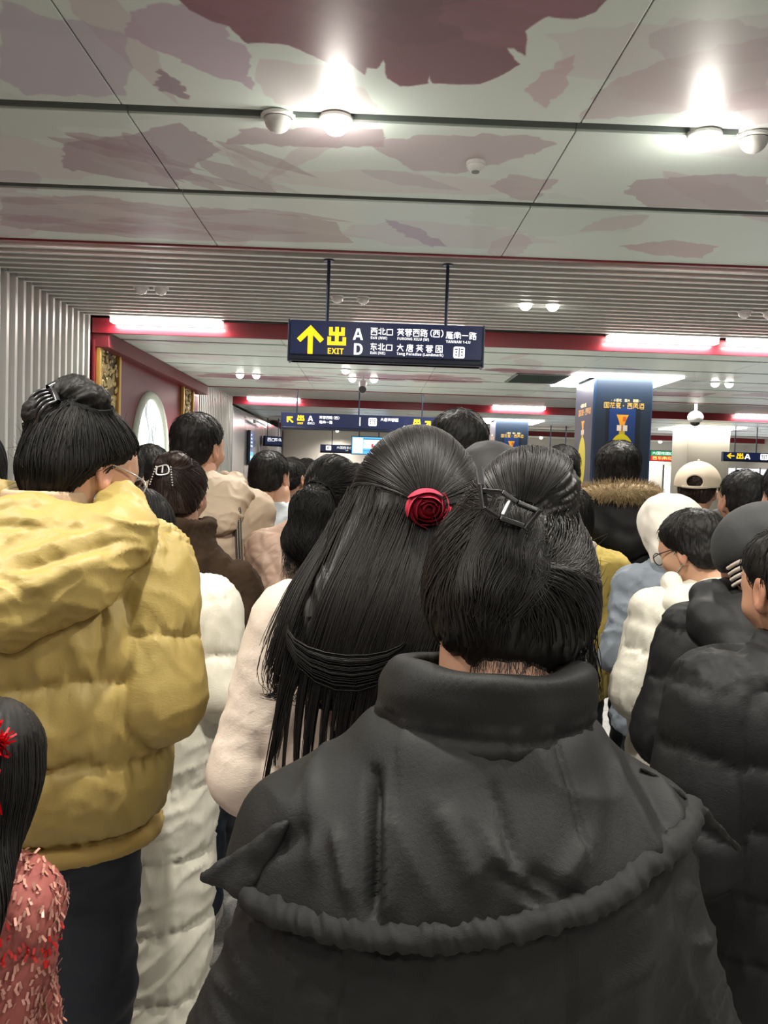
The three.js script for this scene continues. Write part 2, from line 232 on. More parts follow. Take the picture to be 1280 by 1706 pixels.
for (const [x, l] of [[-1.5, 'tiny far spotlight by the end wall, over the small pictogram sign'], [1.8, 'tiny far spotlight by the end wall, beyond the arrow end of the long sign'], [7, 'tiny far spotlight by the end wall, between the far blue column and the stone column'], [12, 'tiny far spotlight by the end wall, over the glazed entrance']]) spotLamp(x, CEIL - 0.012, -33.8, true, l, 'spotlights washing the end wall', 22);
for (const [x, z] of [[-0.2, -1.2], [1.7, -1.2], [-2.1, -1.2]]) spotLamp(x, CEIL - 0.012, z, true, 'burning spotlight in the ceiling above the people', 'spotlights above the crowd');

const stripGlow = glow(new THREE.Color(1, 0.96, 0.9), LEVEL.glowStrip);
function stripLamp(x0, x1, z, label, group, side = 1) {          // recessed light strip lying along a red fascia
  const t = thing('strip_light', label, 'strip light', [(x0 + x1) / 2, SLAT - 0.005, z], 0, group), w = x1 - x0;
  mesh('tray', rbox(w + 0.02, 0.06, 0.19, 0.008, 0, 0.035, 0), M.white, t);
  mesh('diffuser', box(w, 0.07, 0.17, 0, -0.025, 0), stripGlow, t);
  areaLight(new THREE.Color(1, 0.95, 0.88), LEVEL.strip, w, 0.13, [(x0 + x1) / 2, SLAT - 0.072, z], [(x0 + x1) / 2, 0, z]);
}
const FL = 'light strips along the red fascias';
stripLamp(-3.5, -2.05, -10.87, 'bright strip light on the red fascia near the left slat wall', FL);
stripLamp(-0.3, 1.15, -10.87, 'strip light on the first red fascia behind the hanging exit sign', FL);
stripLamp(3.09, 4.55, -10.87, 'bright strip light on the red fascia in front of the blue column', FL);
stripLamp(4.72, 6.15, -10.87, 'bright strip light on the red fascia at its far end past the blue column', FL);
stripLamp(8.0, 9.45, -10.87, 'strip light on the red fascia far beyond the blue column', FL);
for (const [x, l] of [[-3.4, 'bright strip light on the second red fascia by the left wall, above the long sign'], [3.2, 'bright strip light on the second red fascia between the two blue columns'], [9.8, 'bright strip light on the second red fascia above the beige stone column']]) stripLamp(x, x + 1.4, -21.87, l, 'light strips on the second red fascia');
for (const [x, l] of [[-3.45, 'far strip light under the long sign, closest to the left wall'], [-1.75, 'far strip light under the long sign, second from the left wall'], [1.6, 'far strip light under the arrow end of the long sign'], [9.3, 'far strip light just left of the beige stone column'], [12.5, 'far strip light over the glazed entrance']]) stripLamp(x, x + 1.4, -32.87, l, 'light strips on the third red fascia');
for (const x of [-2.6, 0.9, 4.4]) stripLamp(x, x + 1.45, 0.13, 'strip light on the red fascia above the people at the back', 'light strips above the crowd');
for (const x of [-3.2, 2.2, 5.6]) stripLamp(x, x + 1.45, -6.76, 'strip light hidden behind the near edge of the printed ceiling', 'light strips behind the near ceiling edge');
for (const z of [-17.76]) for (const x of [-3.2, 0.6, 6.2]) stripLamp(x, x + 1.45, z, 'added strip light, unseen behind the second edge of the printed ceiling', 'added light strips behind the far ceiling edges');  // unseen strips added to brighten the far bay

// ---------------------------------------------------------------- columns with light trays
function lightTray(x, z, w, label) {
  const t = thing('light_tray', label, 'light tray', [x, CEIL - 0.02, z], 0, 'light trays around the column heads');
  const o = w / 2 + 0.34, i = w / 2 + 0.01, g = glow(new THREE.Color(1, 0.97, 0.9), LEVEL.glowTray);
  for (const [a, b, px, pz] of [[2 * o, o - i, 0, (o + i) / 2], [2 * o, o - i, 0, -(o + i) / 2], [o - i, 2 * i, (o + i) / 2, 0], [o - i, 2 * i, -(o + i) / 2, 0]]) {
    mesh('glowing_panel', box(a, 0.02, b, px, 0, pz), g, t);
    areaLight(new THREE.Color(1, 0.96, 0.88), LEVEL.tray, a, b, [x + px, CEIL - 0.04, z + pz], [x + px, 0, z + pz]);
  }
}

// ---------------------------------------------------------------- lettering: strokes on a 10 by 10 grid
const GLYPH = {
  西: '0,0.8 10,0.8|3.8,0.8 3.6,5 2.4,7|6.2,0.8 6.2,6 8,6|1,3.2 9,3.2 9,10 1,10 1,3.2', 北: '3.5,0 3.5,10|0,3 3.5,3|0,8 3.5,7|6.5,0 6.5,9 10,9 10,7|6.5,4.5 9.6,2.5', 口: '1,2 9,2 9,9.5 1,9.5 1,2', 东: '0.5,1.5 9.5,1.5|4,0 2,5 9,5|5.5,3.5 5.5,10 4,9|3.4,6.5 1,9|7.4,6.5 9.5,9',
  芙: '0,1.4 10,1.4|3,0 3,2.8|7,0 7,2.8|1.5,4 8.5,4|0,6 10,6|5,3.4 4.8,6 0.8,10|5.2,6 9.4,10', 蓉: '0,1.2 10,1.2|3,0 3,2.2|7,0 7,2.2|0.5,4.4 0.5,3.2 9.5,3.2 9.5,4.4|3.2,4.2 1.8,5.6|6.8,4.2 8.2,5.6|5,4.6 0.5,8|5,4.6 9.5,8|3,7.4 7,7.4 7,10 3,10 3,7.4',
  路: '0.4,0.6 3.8,0.6 3.8,3.6 0.4,3.6 0.4,0.6|2.1,3.6 2.1,9|2.1,6 4,6|0.6,5.4 0.6,9.4 4.2,8.6|6.4,0 4.8,3.4|6,1.6 9,1.6 4.6,6|6,3 9.8,6|5.6,6.4 9,6.4 9,10 5.6,10 5.6,6.4', 雁: '0.5,1 9.8,1|1.4,1 1.2,6 0,10|3.6,2 2.4,4.6|3.2,3.8 3.2,10|5.6,2 4.4,5|5,4 5,10|7.2,2.2 7.2,10|5,4.4 9.8,4.4|5,6.2 9.4,6.2|5,8 9.4,8|5,9.8 10,9.8',
  南: '1,1.4 9,1.4|5,0 5,3.2|0.6,10 0.6,3.2 9.4,3.2 9.4,10|3.6,4 4.2,5.2|6.6,4 5.8,5.2|2.4,5.6 7.6,5.6|2,7.6 8,7.6|5,5.6 5,10', 一: '0.4,5 9.6,5', 大: '0.4,3.4 9.6,3.4|5,0 4.8,3.6 0.8,10|5.2,4 9.4,10', 唐: '4.6,0 5.4,1|1,1.2 9.6,1.2|1.4,1.2 1.2,6 0,10|3,2.8 8.6,2.8 8.6,5.6|2.4,4.2 9.8,4.2|3,5.6 8.6,5.6|5.6,1.6 5.6,6.6|3.4,7.2 8.4,7.2 8.4,10 3.4,10 3.4,7.2',
  园: '0.5,0.5 9.5,0.5 9.5,9.8 0.5,9.8 0.5,0.5|3,2.6 7,2.6|2.2,4.6 7.8,4.6|4.2,4.6 3.8,6.8 2.2,8|5.8,4.6 5.8,7.8 8,7.8', 国: '0.5,0.5 9.5,0.5 9.5,9.8 0.5,9.8 0.5,0.5|2.4,2.6 7.6,2.6|2.8,5 7.2,5|2.2,7.8 7.8,7.8|5,2.6 5,7.8|6.2,6 7,7', 花: '0,1.6 10,1.6|3,0 3,3|7,0 7,3|3.4,3.4 0.6,7|2.2,5.2 2.2,10|5.4,3.6 5.4,9.4 9.6,9.4 9.6,8|9,4.4 5.4,6.6',
  瓷: '0.8,0.6 2,1.6|0.6,4 2.4,2.8|4,0 2.8,2.6|3.6,1.2 9,1.2 8.2,2.4|5.6,1.4 3,4.4|5.8,2.6 9.4,4.4|0.6,5.4 9.4,5.4|3,5.4 2.4,9.6 5,9|3,7 7,7 7,9.6 9.6,9.6 9.6,8.4', 凤: '1.6,0.6 8,0.6 8,7 9.8,9.8|1.6,0.6 1.6,6 0.2,10|3.2,2.6 6.6,2.6 2.8,8|3.4,4 6.8,8', 酒: '0.8,0.8 2,2|0.2,3.6 1.6,4.6|0.4,9.6 2,6|3,1 10,1|5.4,1 5.4,4|7.4,1 7.4,4|3.6,3 9.4,3 9.4,10 3.6,10 3.6,3|3.6,7.6 9.4,7.6', 小: '5,0 5,10 3.8,9|2.6,3.4 0.6,7.4|7.4,3.4 9.6,7.4',
};
function write(g, text, x, y, size, step = 1.12, weight = 0.13) {              // y: top of the characters
  g.lineWidth = size * weight; g.lineCap = 'butt'; g.lineJoin = 'miter';
  for (const c of text) {
    if (GLYPH[c]) for (const s of GLYPH[c].split('|')) { g.beginPath(); s.split(' ').forEach((q, i) => { const [a, b] = q.split(',').map(Number); g[i ? 'lineTo' : 'moveTo'](x + a / 10 * size, y + b / 10 * size); }); g.stroke(); }
    else if (c === '(' || c === ')') { g.beginPath(); const r = size * 0.62, left = c === '('; g.arc(x + (left ? size * 0.95 : -size * 0.3), y + size / 2, r, left ? 2.2 : -0.95, left ? 4.1 : 0.95); g.stroke(); x -= size * 0.45; }
    else if (c === '·') { g.beginPath(); g.arc(x + size * 0.4, y + size * 0.55, size * 0.12, 0, 7); g.fill(); }
    x += size * step;
  }
}
function exitMark(g, x, y, w, h) { g.fillStyle = '#ffd21c'; const t = w * 0.2; g.fillRect(x + w / 2 - t / 2, y, t, h * 0.95); for (const [a, b, c] of [[0.08, 0.84, 0], [0, 1, 0.5]]) { const y0 = y + h * (c + 0.02), q = h * 0.44; g.fillRect(x + w * a, y0, t, q); g.fillRect(x + w * (a + b) - t, y0, t, q); g.fillRect(x + w * a, y0 + q - t, w * b, t); } }
function arrow(g, x, y, s, ang) { g.save(); g.translate(x, y); g.rotate(ang); g.strokeStyle = '#ffd21c'; g.lineWidth = s * 0.2; g.lineJoin = 'miter'; g.beginPath(); g.moveTo(0, s * 0.55); g.lineTo(0, -s * 0.42); g.stroke(); g.beginPath(); g.moveTo(-s * 0.46, 0.04 * s); g.lineTo(0, -s * 0.42); g.lineTo(s * 0.46, 0.04 * s); g.stroke(); g.restore(); }
function icon(g, x, y, s) { g.fillStyle = '#ffffff'; g.beginPath(); g.roundRect(x, y, s, s, s * 0.16); g.fill(); g.fillStyle = '#1a2240'; g.fillRect(x + s * 0.46, y + s * 0.1, s * 0.08, s * 0.8); for (const k of [0.25, 0.75]) { g.fillRect(x + s * (k - 0.13), y + s * 0.18, s * 0.26, s * 0.1); g.beginPath(); g.arc(x + s * k, y + s * 0.72, s * 0.07, 0, 7); g.fill(); g.fillRect(x + s * (k - 0.05), y + s * 0.36, s * 0.1, s * 0.2); } }
const NAVY = '#141c38';
function litFace(draw, w, h, level = 1.15) { const t = canvasTexture(w, h, (g) => { g.fillStyle = NAVY; g.fillRect(0, 0, w, h); draw(g, w, h); }); return new THREE.MeshStandardMaterial({ color: 0xffffff, map: t, emissive: 0xffffff, emissiveMap: t, emissiveIntensity: level, roughness: 0.3 }); }
function hangingSign({ name = 'hanging_sign', label, at, w, h, rods, face, turn = 0, top = SLAT, depth = 0.14, level = LEVEL.sign }) {
  const t = thing(name, label, 'sign', at, turn);
  mesh('housing', rbox(w, h, depth, 0.012), M.navy, t);
  mesh('lower_rail', rbox(w, h * 0.17, depth + 0.02, 0.02, 0, -h / 2 + h * 0.085, 0), M.navy, t);
  for (const s of [-1, 1]) mesh('end_cap', rbox(0.018, h + 0.012, depth + 0.016, 0.006, s * (w / 2 + 0.004), 0, 0), M.rod, t);
  mesh('lettered_face', new THREE.PlaneGeometry(w - 0.02, h * 0.82).translate(0, h * 0.085, depth / 2 + 0.003), face, t);
  for (const x of rods) { mesh('rod', cyl(0.016, top + 0.1 - at[1] - h / 2, x, (top + 0.1 - at[1] - h / 2) / 2 + h / 2, 0, 10), M.rod, t); mesh('flange', cyl(0.05, 0.012, x, top - at[1] - 0.006, 0, 16), M.rod, t); }
  if (level) areaLight(COOL, level, w * 0.9, h * 0.6, [at[0] + Math.sin(turn) * 0.1, at[1], at[2] + depth / 2 + 0.03], [at[0] + Math.sin(turn) * 5, at[1], at[2] + 5]);
  return t;
}
hangingSign({
  label: 'large navy hanging exit sign with one straight arrow and letters A and D', at: [0.092, 2.72, -7.55], w: 1.775, h: 0.37, rods: [-0.55, 0.545],
  face: litFace((g, w, h) => {
    const S = w / 317; arrow(g, 33 * S, 31 * S, 42 * S, 0); exitMark(g, 61 * S, 9 * S, 31 * S, 31 * S); g.fillStyle = '#ffd21c'; g.font = 'bold ' + 13 * S + 'px sans-serif'; g.fillText('EXIT', 61 * S, 53 * S);
    g.fillStyle = '#ffffff'; g.font = 'bold ' + 26 * S + 'px sans-serif'; g.fillText('A', 103 * S, 29 * S); g.fillText('D', 103 * S, 53 * S);
    g.strokeStyle = '#ffffff'; g.fillStyle = '#ffffff'; write(g, '西北口', 132 * S, 8 * S, 11.5 * S); write(g, '芙蓉西路(西)', 176 * S, 8 * S, 11.5 * S); write(g, '雁南一路', 257 * S, 10 * S, 11.5 * S); write(g, '东北口', 132 * S, 33 * S, 11.5 * S); write(g, '大唐芙蓉园', 176 * S, 33 * S, 11.5 * S, 1.4);
    g.font = 'bold ' + 6.2 * S + 'px sans-serif'; g.fillText('Exit (NW)', 132 * S, 26.5 * S); g.fillText('FURONG XILU (W)', 176 * S, 26.5 * S); g.fillText('YANNAN 1-LU', 257 * S, 28.5 * S); g.fillText('Exit (NE)', 132 * S, 51 * S); g.fillText('Tang Paradise (Landmark)', 176 * S, 51 * S);
    icon(g, 270 * S, 34 * S, 19 * S);
  }, 2048, 350),
});
hangingSign({
  label: 'long navy hanging sign with two diagonal arrows pointing apart', at: [-0.32, 2.66, -18.4], w: 3.5, h: 0.37, rods: [-1.42, -0.02, 1.41],
  face: litFace((g, w, h) => {
    const S = w / 258; arrow(g, 13 * S, 12 * S, 13 * S, -0.8); exitMark(g, 25 * S, 4 * S, 12 * S, 10 * S); g.fillStyle = '#ffd21c'; g.font = 'bold ' + 4.6 * S + 'px sans-serif'; g.fillText('EXIT', 25.5 * S, 19.6 * S);
    g.fillStyle = g.strokeStyle = '#ffffff'; g.font = 'bold ' + 13 * S + 'px sans-serif'; g.fillText('A', 43 * S, 14 * S); write(g, '西北口', 42.5 * S, 15.5 * S, 3.6 * S); write(g, '芙蓉西路(西)', 62 * S, 4 * S, 5 * S); write(g, '雁南一路', 62 * S, 12 * S, 5 * S);
    g.fillRect(129 * S, 4 * S, 1.6 * S, 15 * S); icon(g, 144 * S, 4.5 * S, 14 * S); write(g, '大唐芙蓉园', 164 * S, 4 * S, 5.4 * S); g.font = 'bold ' + 3.6 * S + 'px sans-serif'; g.fillText('Tang Paradise', 166 * S, 14 * S); g.fillText('(Landmark)', 172 * S, 18 * S);
    g.font = 'bold ' + 13 * S + 'px sans-serif'; g.fillText('D', 203 * S, 14.5 * S); write(g, '东北口', 202.5 * S, 16 * S, 3.6 * S); exitMark(g, 219 * S, 4 * S, 12 * S, 10 * S); g.fillStyle = '#ffd21c'; g.font = 'bold ' + 4.6 * S + 'px sans-serif'; g.fillText('EXIT', 219.5 * S, 19.6 * S); arrow(g, 243 * S, 12 * S, 13 * S, 0.8);
  }, 1536, 140),
});
hangingSign({ label: 'small navy sign with a pictogram hanging by the television', at: [-1.12, 2.38, -29.2], w: 1.5, h: 0.3, rods: [-0.35], level: 0,
  face: litFace((g, w, h) => { g.fillStyle = '#fff'; g.beginPath(); g.roundRect(w * 0.12, h * 0.16, h * 0.66, h * 0.66, 8); g.fill(); g.fillStyle = NAVY; g.fillRect(w * 0.12 + h * 0.18, h * 0.32, h * 0.14, h * 0.34); g.fillRect(w * 0.12 + h * 0.4, h * 0.26, h * 0.12, h * 0.12); g.strokeStyle = g.fillStyle = '#fff'; write(g, '大国西东口', w * 0.38, h * 0.2, h * 0.36); g.font = 'bold ' + h * 0.2 + 'px sans-serif'; g.fillText('Lift', w * 0.6, h * 0.84); }, 512, 100) });
hangingSign({ label: 'dark sign with yellow arrow hanging beyond the marble column', at: [11.6, 2.4, -24.2], w: 2.2, h: 0.28, rods: [-0.75, -0.1, 0.5], level: 0,
  face: litFace((g, w, h) => { arrow(g, w * 0.09, h * 0.5, h * 0.7, -Math.PI / 2); exitMark(g, w * 0.17, h * 0.12, h * 0.72, h * 0.76); g.fillStyle = '#fff'; g.font = 'bold ' + h * 0.95 + 'px sans-serif'; g.fillText('A', w * 0.28, h * 0.85); icon(g, w * 0.5, h * 0.1, h * 0.8); }, 512, 70) });
hangingSign({ label: 'small dark sign hanging edge-on by the brown doorway', at: [-3.4, 2.52, -27.6], w: 0.62, h: 0.34, rods: [-0.2, 0.2], level: 0, turn: 0.55,
  face: litFace((g, w, h) => { g.fillStyle = g.strokeStyle = '#fff'; write(g, '西口', w * 0.12, h * 0.2, h * 0.4); write(g, '东北', w * 0.56, h * 0.2, h * 0.36); }, 128, 70) });
function screen(label, at, w, h, turn, draw, level, rods = []) {
  const t = thing('display_screen', label, 'screen', at, turn);
  const tex = canvasTexture(256, 144, draw);
  mesh('casing', rbox(w + 0.05, h + 0.05, 0.08, 0.012), M.blackMetal, t);
  mesh('lit_panel', new THREE.PlaneGeometry(w, h).translate(0, 0, 0.043), new THREE.MeshStandardMaterial({ color: 0x111111, emissive: 0xffffff, emissiveMap: tex, emissiveIntensity: level, roughness: 0.3 }), t);
  const slats = at[2] < -28.5, top = slats ? SLAT - 0.001 : CEIL + 0.004; for (const x of rods) if (slats) mesh('flange', box(0.1, 0.01, 0.3, x, top - at[1] - 0.005, 0), M.rod, t); for (const x of rods) mesh('rod', cyl(0.02, top - at[1] - h / 2, x, (top - at[1] + h / 2) / 2, 0, 8), M.rod, t);
  const d = V(Math.sin(turn), 0, Math.cos(turn)); areaLight(new THREE.Color(0.75, 0.88, 1), LEVEL.screen, w, h, [at[0] + d.x * 0.08, at[1], at[2] + d.z * 0.08], [at[0] + d.x * 4, at[1], at[2] + d.z * 4]);
}
screen('television with white and red picture hanging before the end wall', [-0.15, 2.53, -29.0], 1.2, 0.6, 0, (g, w, h) => { g.fillStyle = '#5fb4ff'; g.fillRect(0, 0, w, h); g.fillStyle = '#e8f6ff'; g.fillRect(6, 6, w * 0.3, h - 12); g.fillStyle = '#dff2f0'; g.fillRect(w * 0.34, 22, w * 0.6, h * 0.52); g.fillStyle = '#33556a'; g.fillRect(w * 0.34, 12, w * 0.6, 8); g.fillStyle = '#d8323a'; g.fillRect(w * 0.58, h * 0.4, 14, 30); g.fillStyle = '#3a7ab0'; g.fillRect(w * 0.34, h * 0.78, w * 0.6, 6); }, 1.5, [-0.35, 0.35]);
screen('blue information screen on the far left metal wall', [LEFT + 0.06, 2.2, -24.9], 0.62, 1.0, Math.PI / 2, (g, w, h) => { g.fillStyle = '#1c3f80'; g.fillRect(0, 0, w, h); g.fillStyle = '#cfe6ff'; for (let k = 0; k < 4; k++) g.fillRect(20, 12 + k * 16, w * 0.4 + k * 20, 8); g.fillStyle = '#2cb4f0'; g.fillRect(0, h * 0.62, w, h * 0.38); g.fillStyle = '#fff'; g.fillRect(30, h * 0.74, w * 0.5, 10); }, 1.3);
screen('green and red lit shop panel beyond the blue column', [10.85, 2.56, -30.2], 0.95, 0.36, 0, (g, w, h) => { g.fillStyle = '#0d8a50'; g.fillRect(0, 0, w, h * 0.5); g.fillStyle = '#d02a2a'; g.fillRect(0, h * 0.5, w, h * 0.5); g.strokeStyle = g.fillStyle = '#ffffff'; write(g, '大国花园口', 14, 12, 40); g.strokeStyle = '#ffe070'; write(g, '西东南北', 20, 82, 44); }, 1.5, [0.4]);
screen('pale blue lit screen beside the marble column', [11.6, 2.5, -29.8], 0.5, 0.5, 0, (g, w, h) => { g.fillStyle = '#9fd4ff'; g.fillRect(0, 0, w, h); g.fillStyle = '#5c8fe0'; g.fillRect(w * 0.6, h * 0.2, w * 0.3, h * 0.5); }, 1.4, [0.1]);
screen('blue departure screen hanging past the blue column', [6.05, 2.35, -26.5], 0.7, 0.42, 0, (g, w, h) => { g.fillStyle = '#1d2f66'; g.fillRect(0, 0, w, h); g.fillStyle = '#e6eeff'; for (let k = 0; k < 5; k++) g.fillRect(10, 12 + k * 26, w * (0.5 + 0.08 * (k % 4)), 14); }, 1.3, [-0.25, 0.25]);
screen('small blue picture screen hanging behind the far blue column', [5.1, 2.55, -29.5], 0.42, 0.5, 0, (g, w, h) => { g.fillStyle = '#2f62d8'; g.fillRect(0, 0, w, h); g.fillStyle = '#bcd6ff'; g.fillRect(w * 0.3, h * 0.2, w * 0.4, h * 0.5); }, 1.3, [0]);

// ---------------------------------------------------------------- columns
function bottle(g, x, y, w, h) {                                               // printed yellow bottle
  g.fillStyle = '#e8a02c'; g.beginPath(); g.moveTo(x - w * 0.26, y); g.lineTo(x + w * 0.26, y); g.quadraticCurveTo(x + w * 0.14, y + h * 0.06, x + w * 0.1, y + h * 0.11); g.lineTo(x - w * 0.1, y + h * 0.11); g.quadraticCurveTo(x - w * 0.14, y + h * 0.06, x - w * 0.26, y); g.fill();
  g.fillStyle = '#c8641e'; g.fillRect(x + w * 0.02, y + h * 0.02, w * 0.14, h * 0.05); g.fillStyle = '#ead9c8'; g.fillRect(x - w * 0.22, y + h * 0.11, w * 0.44, h * 0.06); g.fillStyle = '#8a5636'; g.fillRect(x - w * 0.03, y + h * 0.11, w * 0.06, h * 0.06);
  g.fillStyle = '#c9a834'; g.fillRect(x - w * 0.12, y + h * 0.17, w * 0.24, h * 0.05); g.fillStyle = '#dccb22'; g.beginPath(); g.ellipse(x, y + h * 0.52, w * 0.62, h * 0.32, 0, 0, 7); g.fill(); g.fillRect(x - w * 0.3, y + h * 0.75, w * 0.6, h * 0.2);
}
const adFace = canvasTexture(512, 1640, (g, w, h) => {
  g.fillStyle = '#1d2c3e'; g.fillRect(0, 0, w, h); g.fillStyle = '#15366e'; g.fillRect(w * 0.25, h * 0.135, w * 0.48, h * 0.72); g.fillStyle = '#101a28'; g.fillRect(w * 0.18, h * 0.135, w * 0.07, h * 0.72); g.fillRect(w * 0.73, h * 0.135, w * 0.09, h * 0.72);
  g.fillStyle = g.strokeStyle = '#d9cfa0'; write(g, '·小国花 国大 国园·', w * 0.26, h * 0.093, 22, 1.2, 0.16); g.fillStyle = g.strokeStyle = '#c9a24a'; write(g, '国花瓷·西凤酒', w * 0.14, h * 0.112, 48, 1.14, 0.14);
  bottle(g, w * 0.49, h * 0.175, w * 0.44, h * 0.5);
});
const adSide = canvasTexture(512, 1400, (g, w, h) => {
  g.fillStyle = '#3a3a48'; g.fillRect(0, 0, w, h); g.fillStyle = g.strokeStyle = '#d9cfa0'; write(g, '小国花大国', w * 0.3, h * 0.105, 26, 1.3, 0.16); g.fillStyle = g.strokeStyle = '#c08a4a'; write(g, '国花瓷·西凤酒', w * 0.2, h * 0.135, 46, 1.1, 0.14);
  bottle(g, w * 0.48, h * 0.2, w * 0.34, h * 0.44);
});
function adColumn(x, z, label) {
  const t = thing('advertising_column', label, 'column', [x, 0, z], 0, 'blue advertising columns');
  const edge = std([0.012, 0.035, 0.085], 0.3);
  mesh('shaft', rbox(1.0, CEIL, 1.28, 0.05, 0, CEIL / 2, 0), edge, t);
  const f = mesh('poster', new THREE.PlaneGeometry(0.92, CEIL - 0.1).translate(0, CEIL / 2 - 0.03, 0.643), std(0xffffff, 0.4, { map: adFace }), t);
  const s = mesh('poster', new THREE.PlaneGeometry(1.18, CEIL - 0.1).rotateY(-Math.PI / 2).translate(-0.503, CEIL / 2 - 0.03, 0), std(0xffffff, 0.4, { map: adSide }), t);
  mesh('plinth', rbox(1.08, 0.14, 1.36, 0.01, 0, 0.07, 0), M.steel, t);
  lightTray(x, z, 1.14, 'bright square light tray around the head of ' + (z > -20 ? 'the near blue column' : 'the far blue column'));
}
adColumn(4.2, -14.3, 'dark blue column with a printed yellow bottle and gold lettering under a bright light tray');
adColumn(4.2, -25.2, 'far dark blue advertising column behind the heads, half hidden by a tall man');
{
  const t = thing('marble_column', 'pale beige polished stone column beyond the man with the cream cap', 'column', [10.25, 0, -25.3]);
  mesh('shaft', rbox(1.3, CEIL, 1.3, 0.02, 0, CEIL / 2, 0), phys([0.5, 0.46, 0.38], 0.16, { bumpMap: paintNoise, bumpScale: 0.0005 }), t);
  mesh('plinth', rbox(1.38, 0.14, 1.38, 0.01, 0, 0.07, 0), M.steel, t);
  lightTray(10.25, -25.3, 1.3, 'bright square light tray around the head of the beige stone column');
}
// ---------------------------------------------------------------- far doors and boards
{
  const d = structure('door_1', 'dark brown doorway in the far left metal wall'); mesh('leaf', rbox(0.06, 2.62, 2.1, 0.01, LEFT + 0.03, 1.31, -27.9), M.brownDoor, d); mesh('frame', join([box(0.1, 0.08, 2.3, LEFT + 0.02, 2.66, -27.9), box(0.1, 2.66, 0.08, LEFT + 0.02, 1.33, -26.8), box(0.1, 2.66, 0.08, LEFT + 0.02, 1.33, -29.0)]), M.steel, d);
  const e = structure('door_2', 'bright glazed entrance at the far right'); const gm = glow(new THREE.Color(0.95, 0.97, 1), 1.5);
  for (let k = 0; k < 5; k++) { mesh('pane', box(0.86, 2.1, 0.02, 11.5 + k * 0.92, 1.15, -30.6), gm, e); mesh('mullion', box(0.05, 2.2, 0.06, 11.04 + k * 0.92, 1.15, -30.6), M.steel, e); }
  areaLight(COOL, 1.5, 4.4, 2, [13.3, 1.2, -30.5], [13.3, 1.2, 0]);
  const b = thing('notice_board', 'red upright notice board with a lit edge by the end wall', 'board', [-3.1, 0, -33.2]);
  mesh('panel', rbox(0.7, 1.9, 0.08, 0.01, 0, 0.95, 0), std([0.22, 0.012, 0.03], 0.4), b); mesh('lit_edge', box(0.05, 1.8, 0.09, 0.38, 0.9, 0), glow(new THREE.Color(1, 0.9, 0.85), 1.6), b);
  const n = thing('wall_lamp', 'thin slanting tube lamp high on the far left metal wall', 'lamp', [LEFT + 0.14, 3.02, -26.2]); mesh('housing', rbox(0.08, 0.1, 2.4, 0.02), M.white, n); mesh('tube', box(0.03, 0.02, 2.2, 0.05, -0.05, 0), glow(new THREE.Color(1, 1, 1), 2.5), n);
  areaLight(COOL, 3, 2.2, 0.04, [LEFT + 0.22, 2.95, -26.2], [LEFT + 1, 1, -26.2]);
}
// ---------------------------------------------------------------- ceiling devices
{
  const s = thing('smoke_detector', 'white round smoke detector on the printed ceiling', 'detector', [0.53, CEIL, -4.66]);
  mesh('base', cyl(0.055, 0.02, 0, -0.01, 0, 28), M.white, s); mesh('head', new THREE.LatheGeometry([[0, -0.052], [0.024, -0.052], [0.03, -0.044], [0.048, -0.036], [0.05, -0.02]].map(([a, b]) => new THREE.Vector2(a, b)), 28), M.white, s); mesh('sensor', cyl(0.022, 0.008, 0, -0.054, 0, 20), M.groove, s);
  const c = thing('bullet_camera', 'bullet surveillance camera hanging between the two hanging signs', 'camera', [-0.22, CEIL, -14.8]);
  mesh('stem', cyl(0.018, 0.14, 0, -0.07, 0, 10), M.white, c); const bd = mesh('barrel', cyl(0.075, 0.3, 0, 0, 0, 20).rotateX(Math.PI / 2), M.white, c); bd.position.set(0, -0.2, 0.02); bd.rotation.x = 0.45;
  const ln = mesh('lens', join([cyl(0.07, 0.02, 0, 0, 0.156, 20).rotateX(0)]).rotateX(0), M.blackMetal, c); ln.geometry = cyl(0.066, 0.02, 0, 0, 0, 20).rotateX(Math.PI / 2).translate(0, 0, 0.15); ln.position.copy(bd.position); ln.rotation.copy(bd.rotation);
  const d = thing('dome_camera', 'white dome camera hanging under the ceiling beside the blue column', 'camera', [7.15, CEIL, -18.0]);
  mesh('stem', cyl(0.03, 0.4, 0, -0.032, 0, 10), M.white, d); mesh('flange', box(0.12, 0.01, 0.3, 0, SLAT - CEIL - 0.006, 0), M.white, d); mesh('shell', new THREE.SphereGeometry(0.17, 24, 14).scale(1, 0.85, 1).translate(0, -0.28, 0), M.white, d); mesh('dome', new THREE.SphereGeometry(0.11, 20, 12).translate(0, -0.37, 0), phys([0.03, 0.025, 0.02], 0.08), d);
  const v = thing('ceiling_vent', 'dark square ceiling grille left of the blue column', 'vent', [2.85, CEIL - 0.01, -14.3]);
  mesh('frame', join([box(0.9, 0.02, 0.05, 0, 0, 0.6), box(0.9, 0.02, 0.05, 0, 0, -0.6), box(0.05, 0.02, 1.25, 0.45, 0, 0), box(0.05, 0.02, 1.25, -0.45, 0, 0)]), M.groove, v); for (let k = 0; k < 9; k++) { const o = mesh('slat', box(0.86, 0.004, 0.12), M.groove, v); o.position.z = -0.52 + k * 0.13; o.rotation.x = 0.4; }
  mesh('backing', box(0.86, 0.004, 1.2, 0, 0.008, 0), M.groove, v);
}

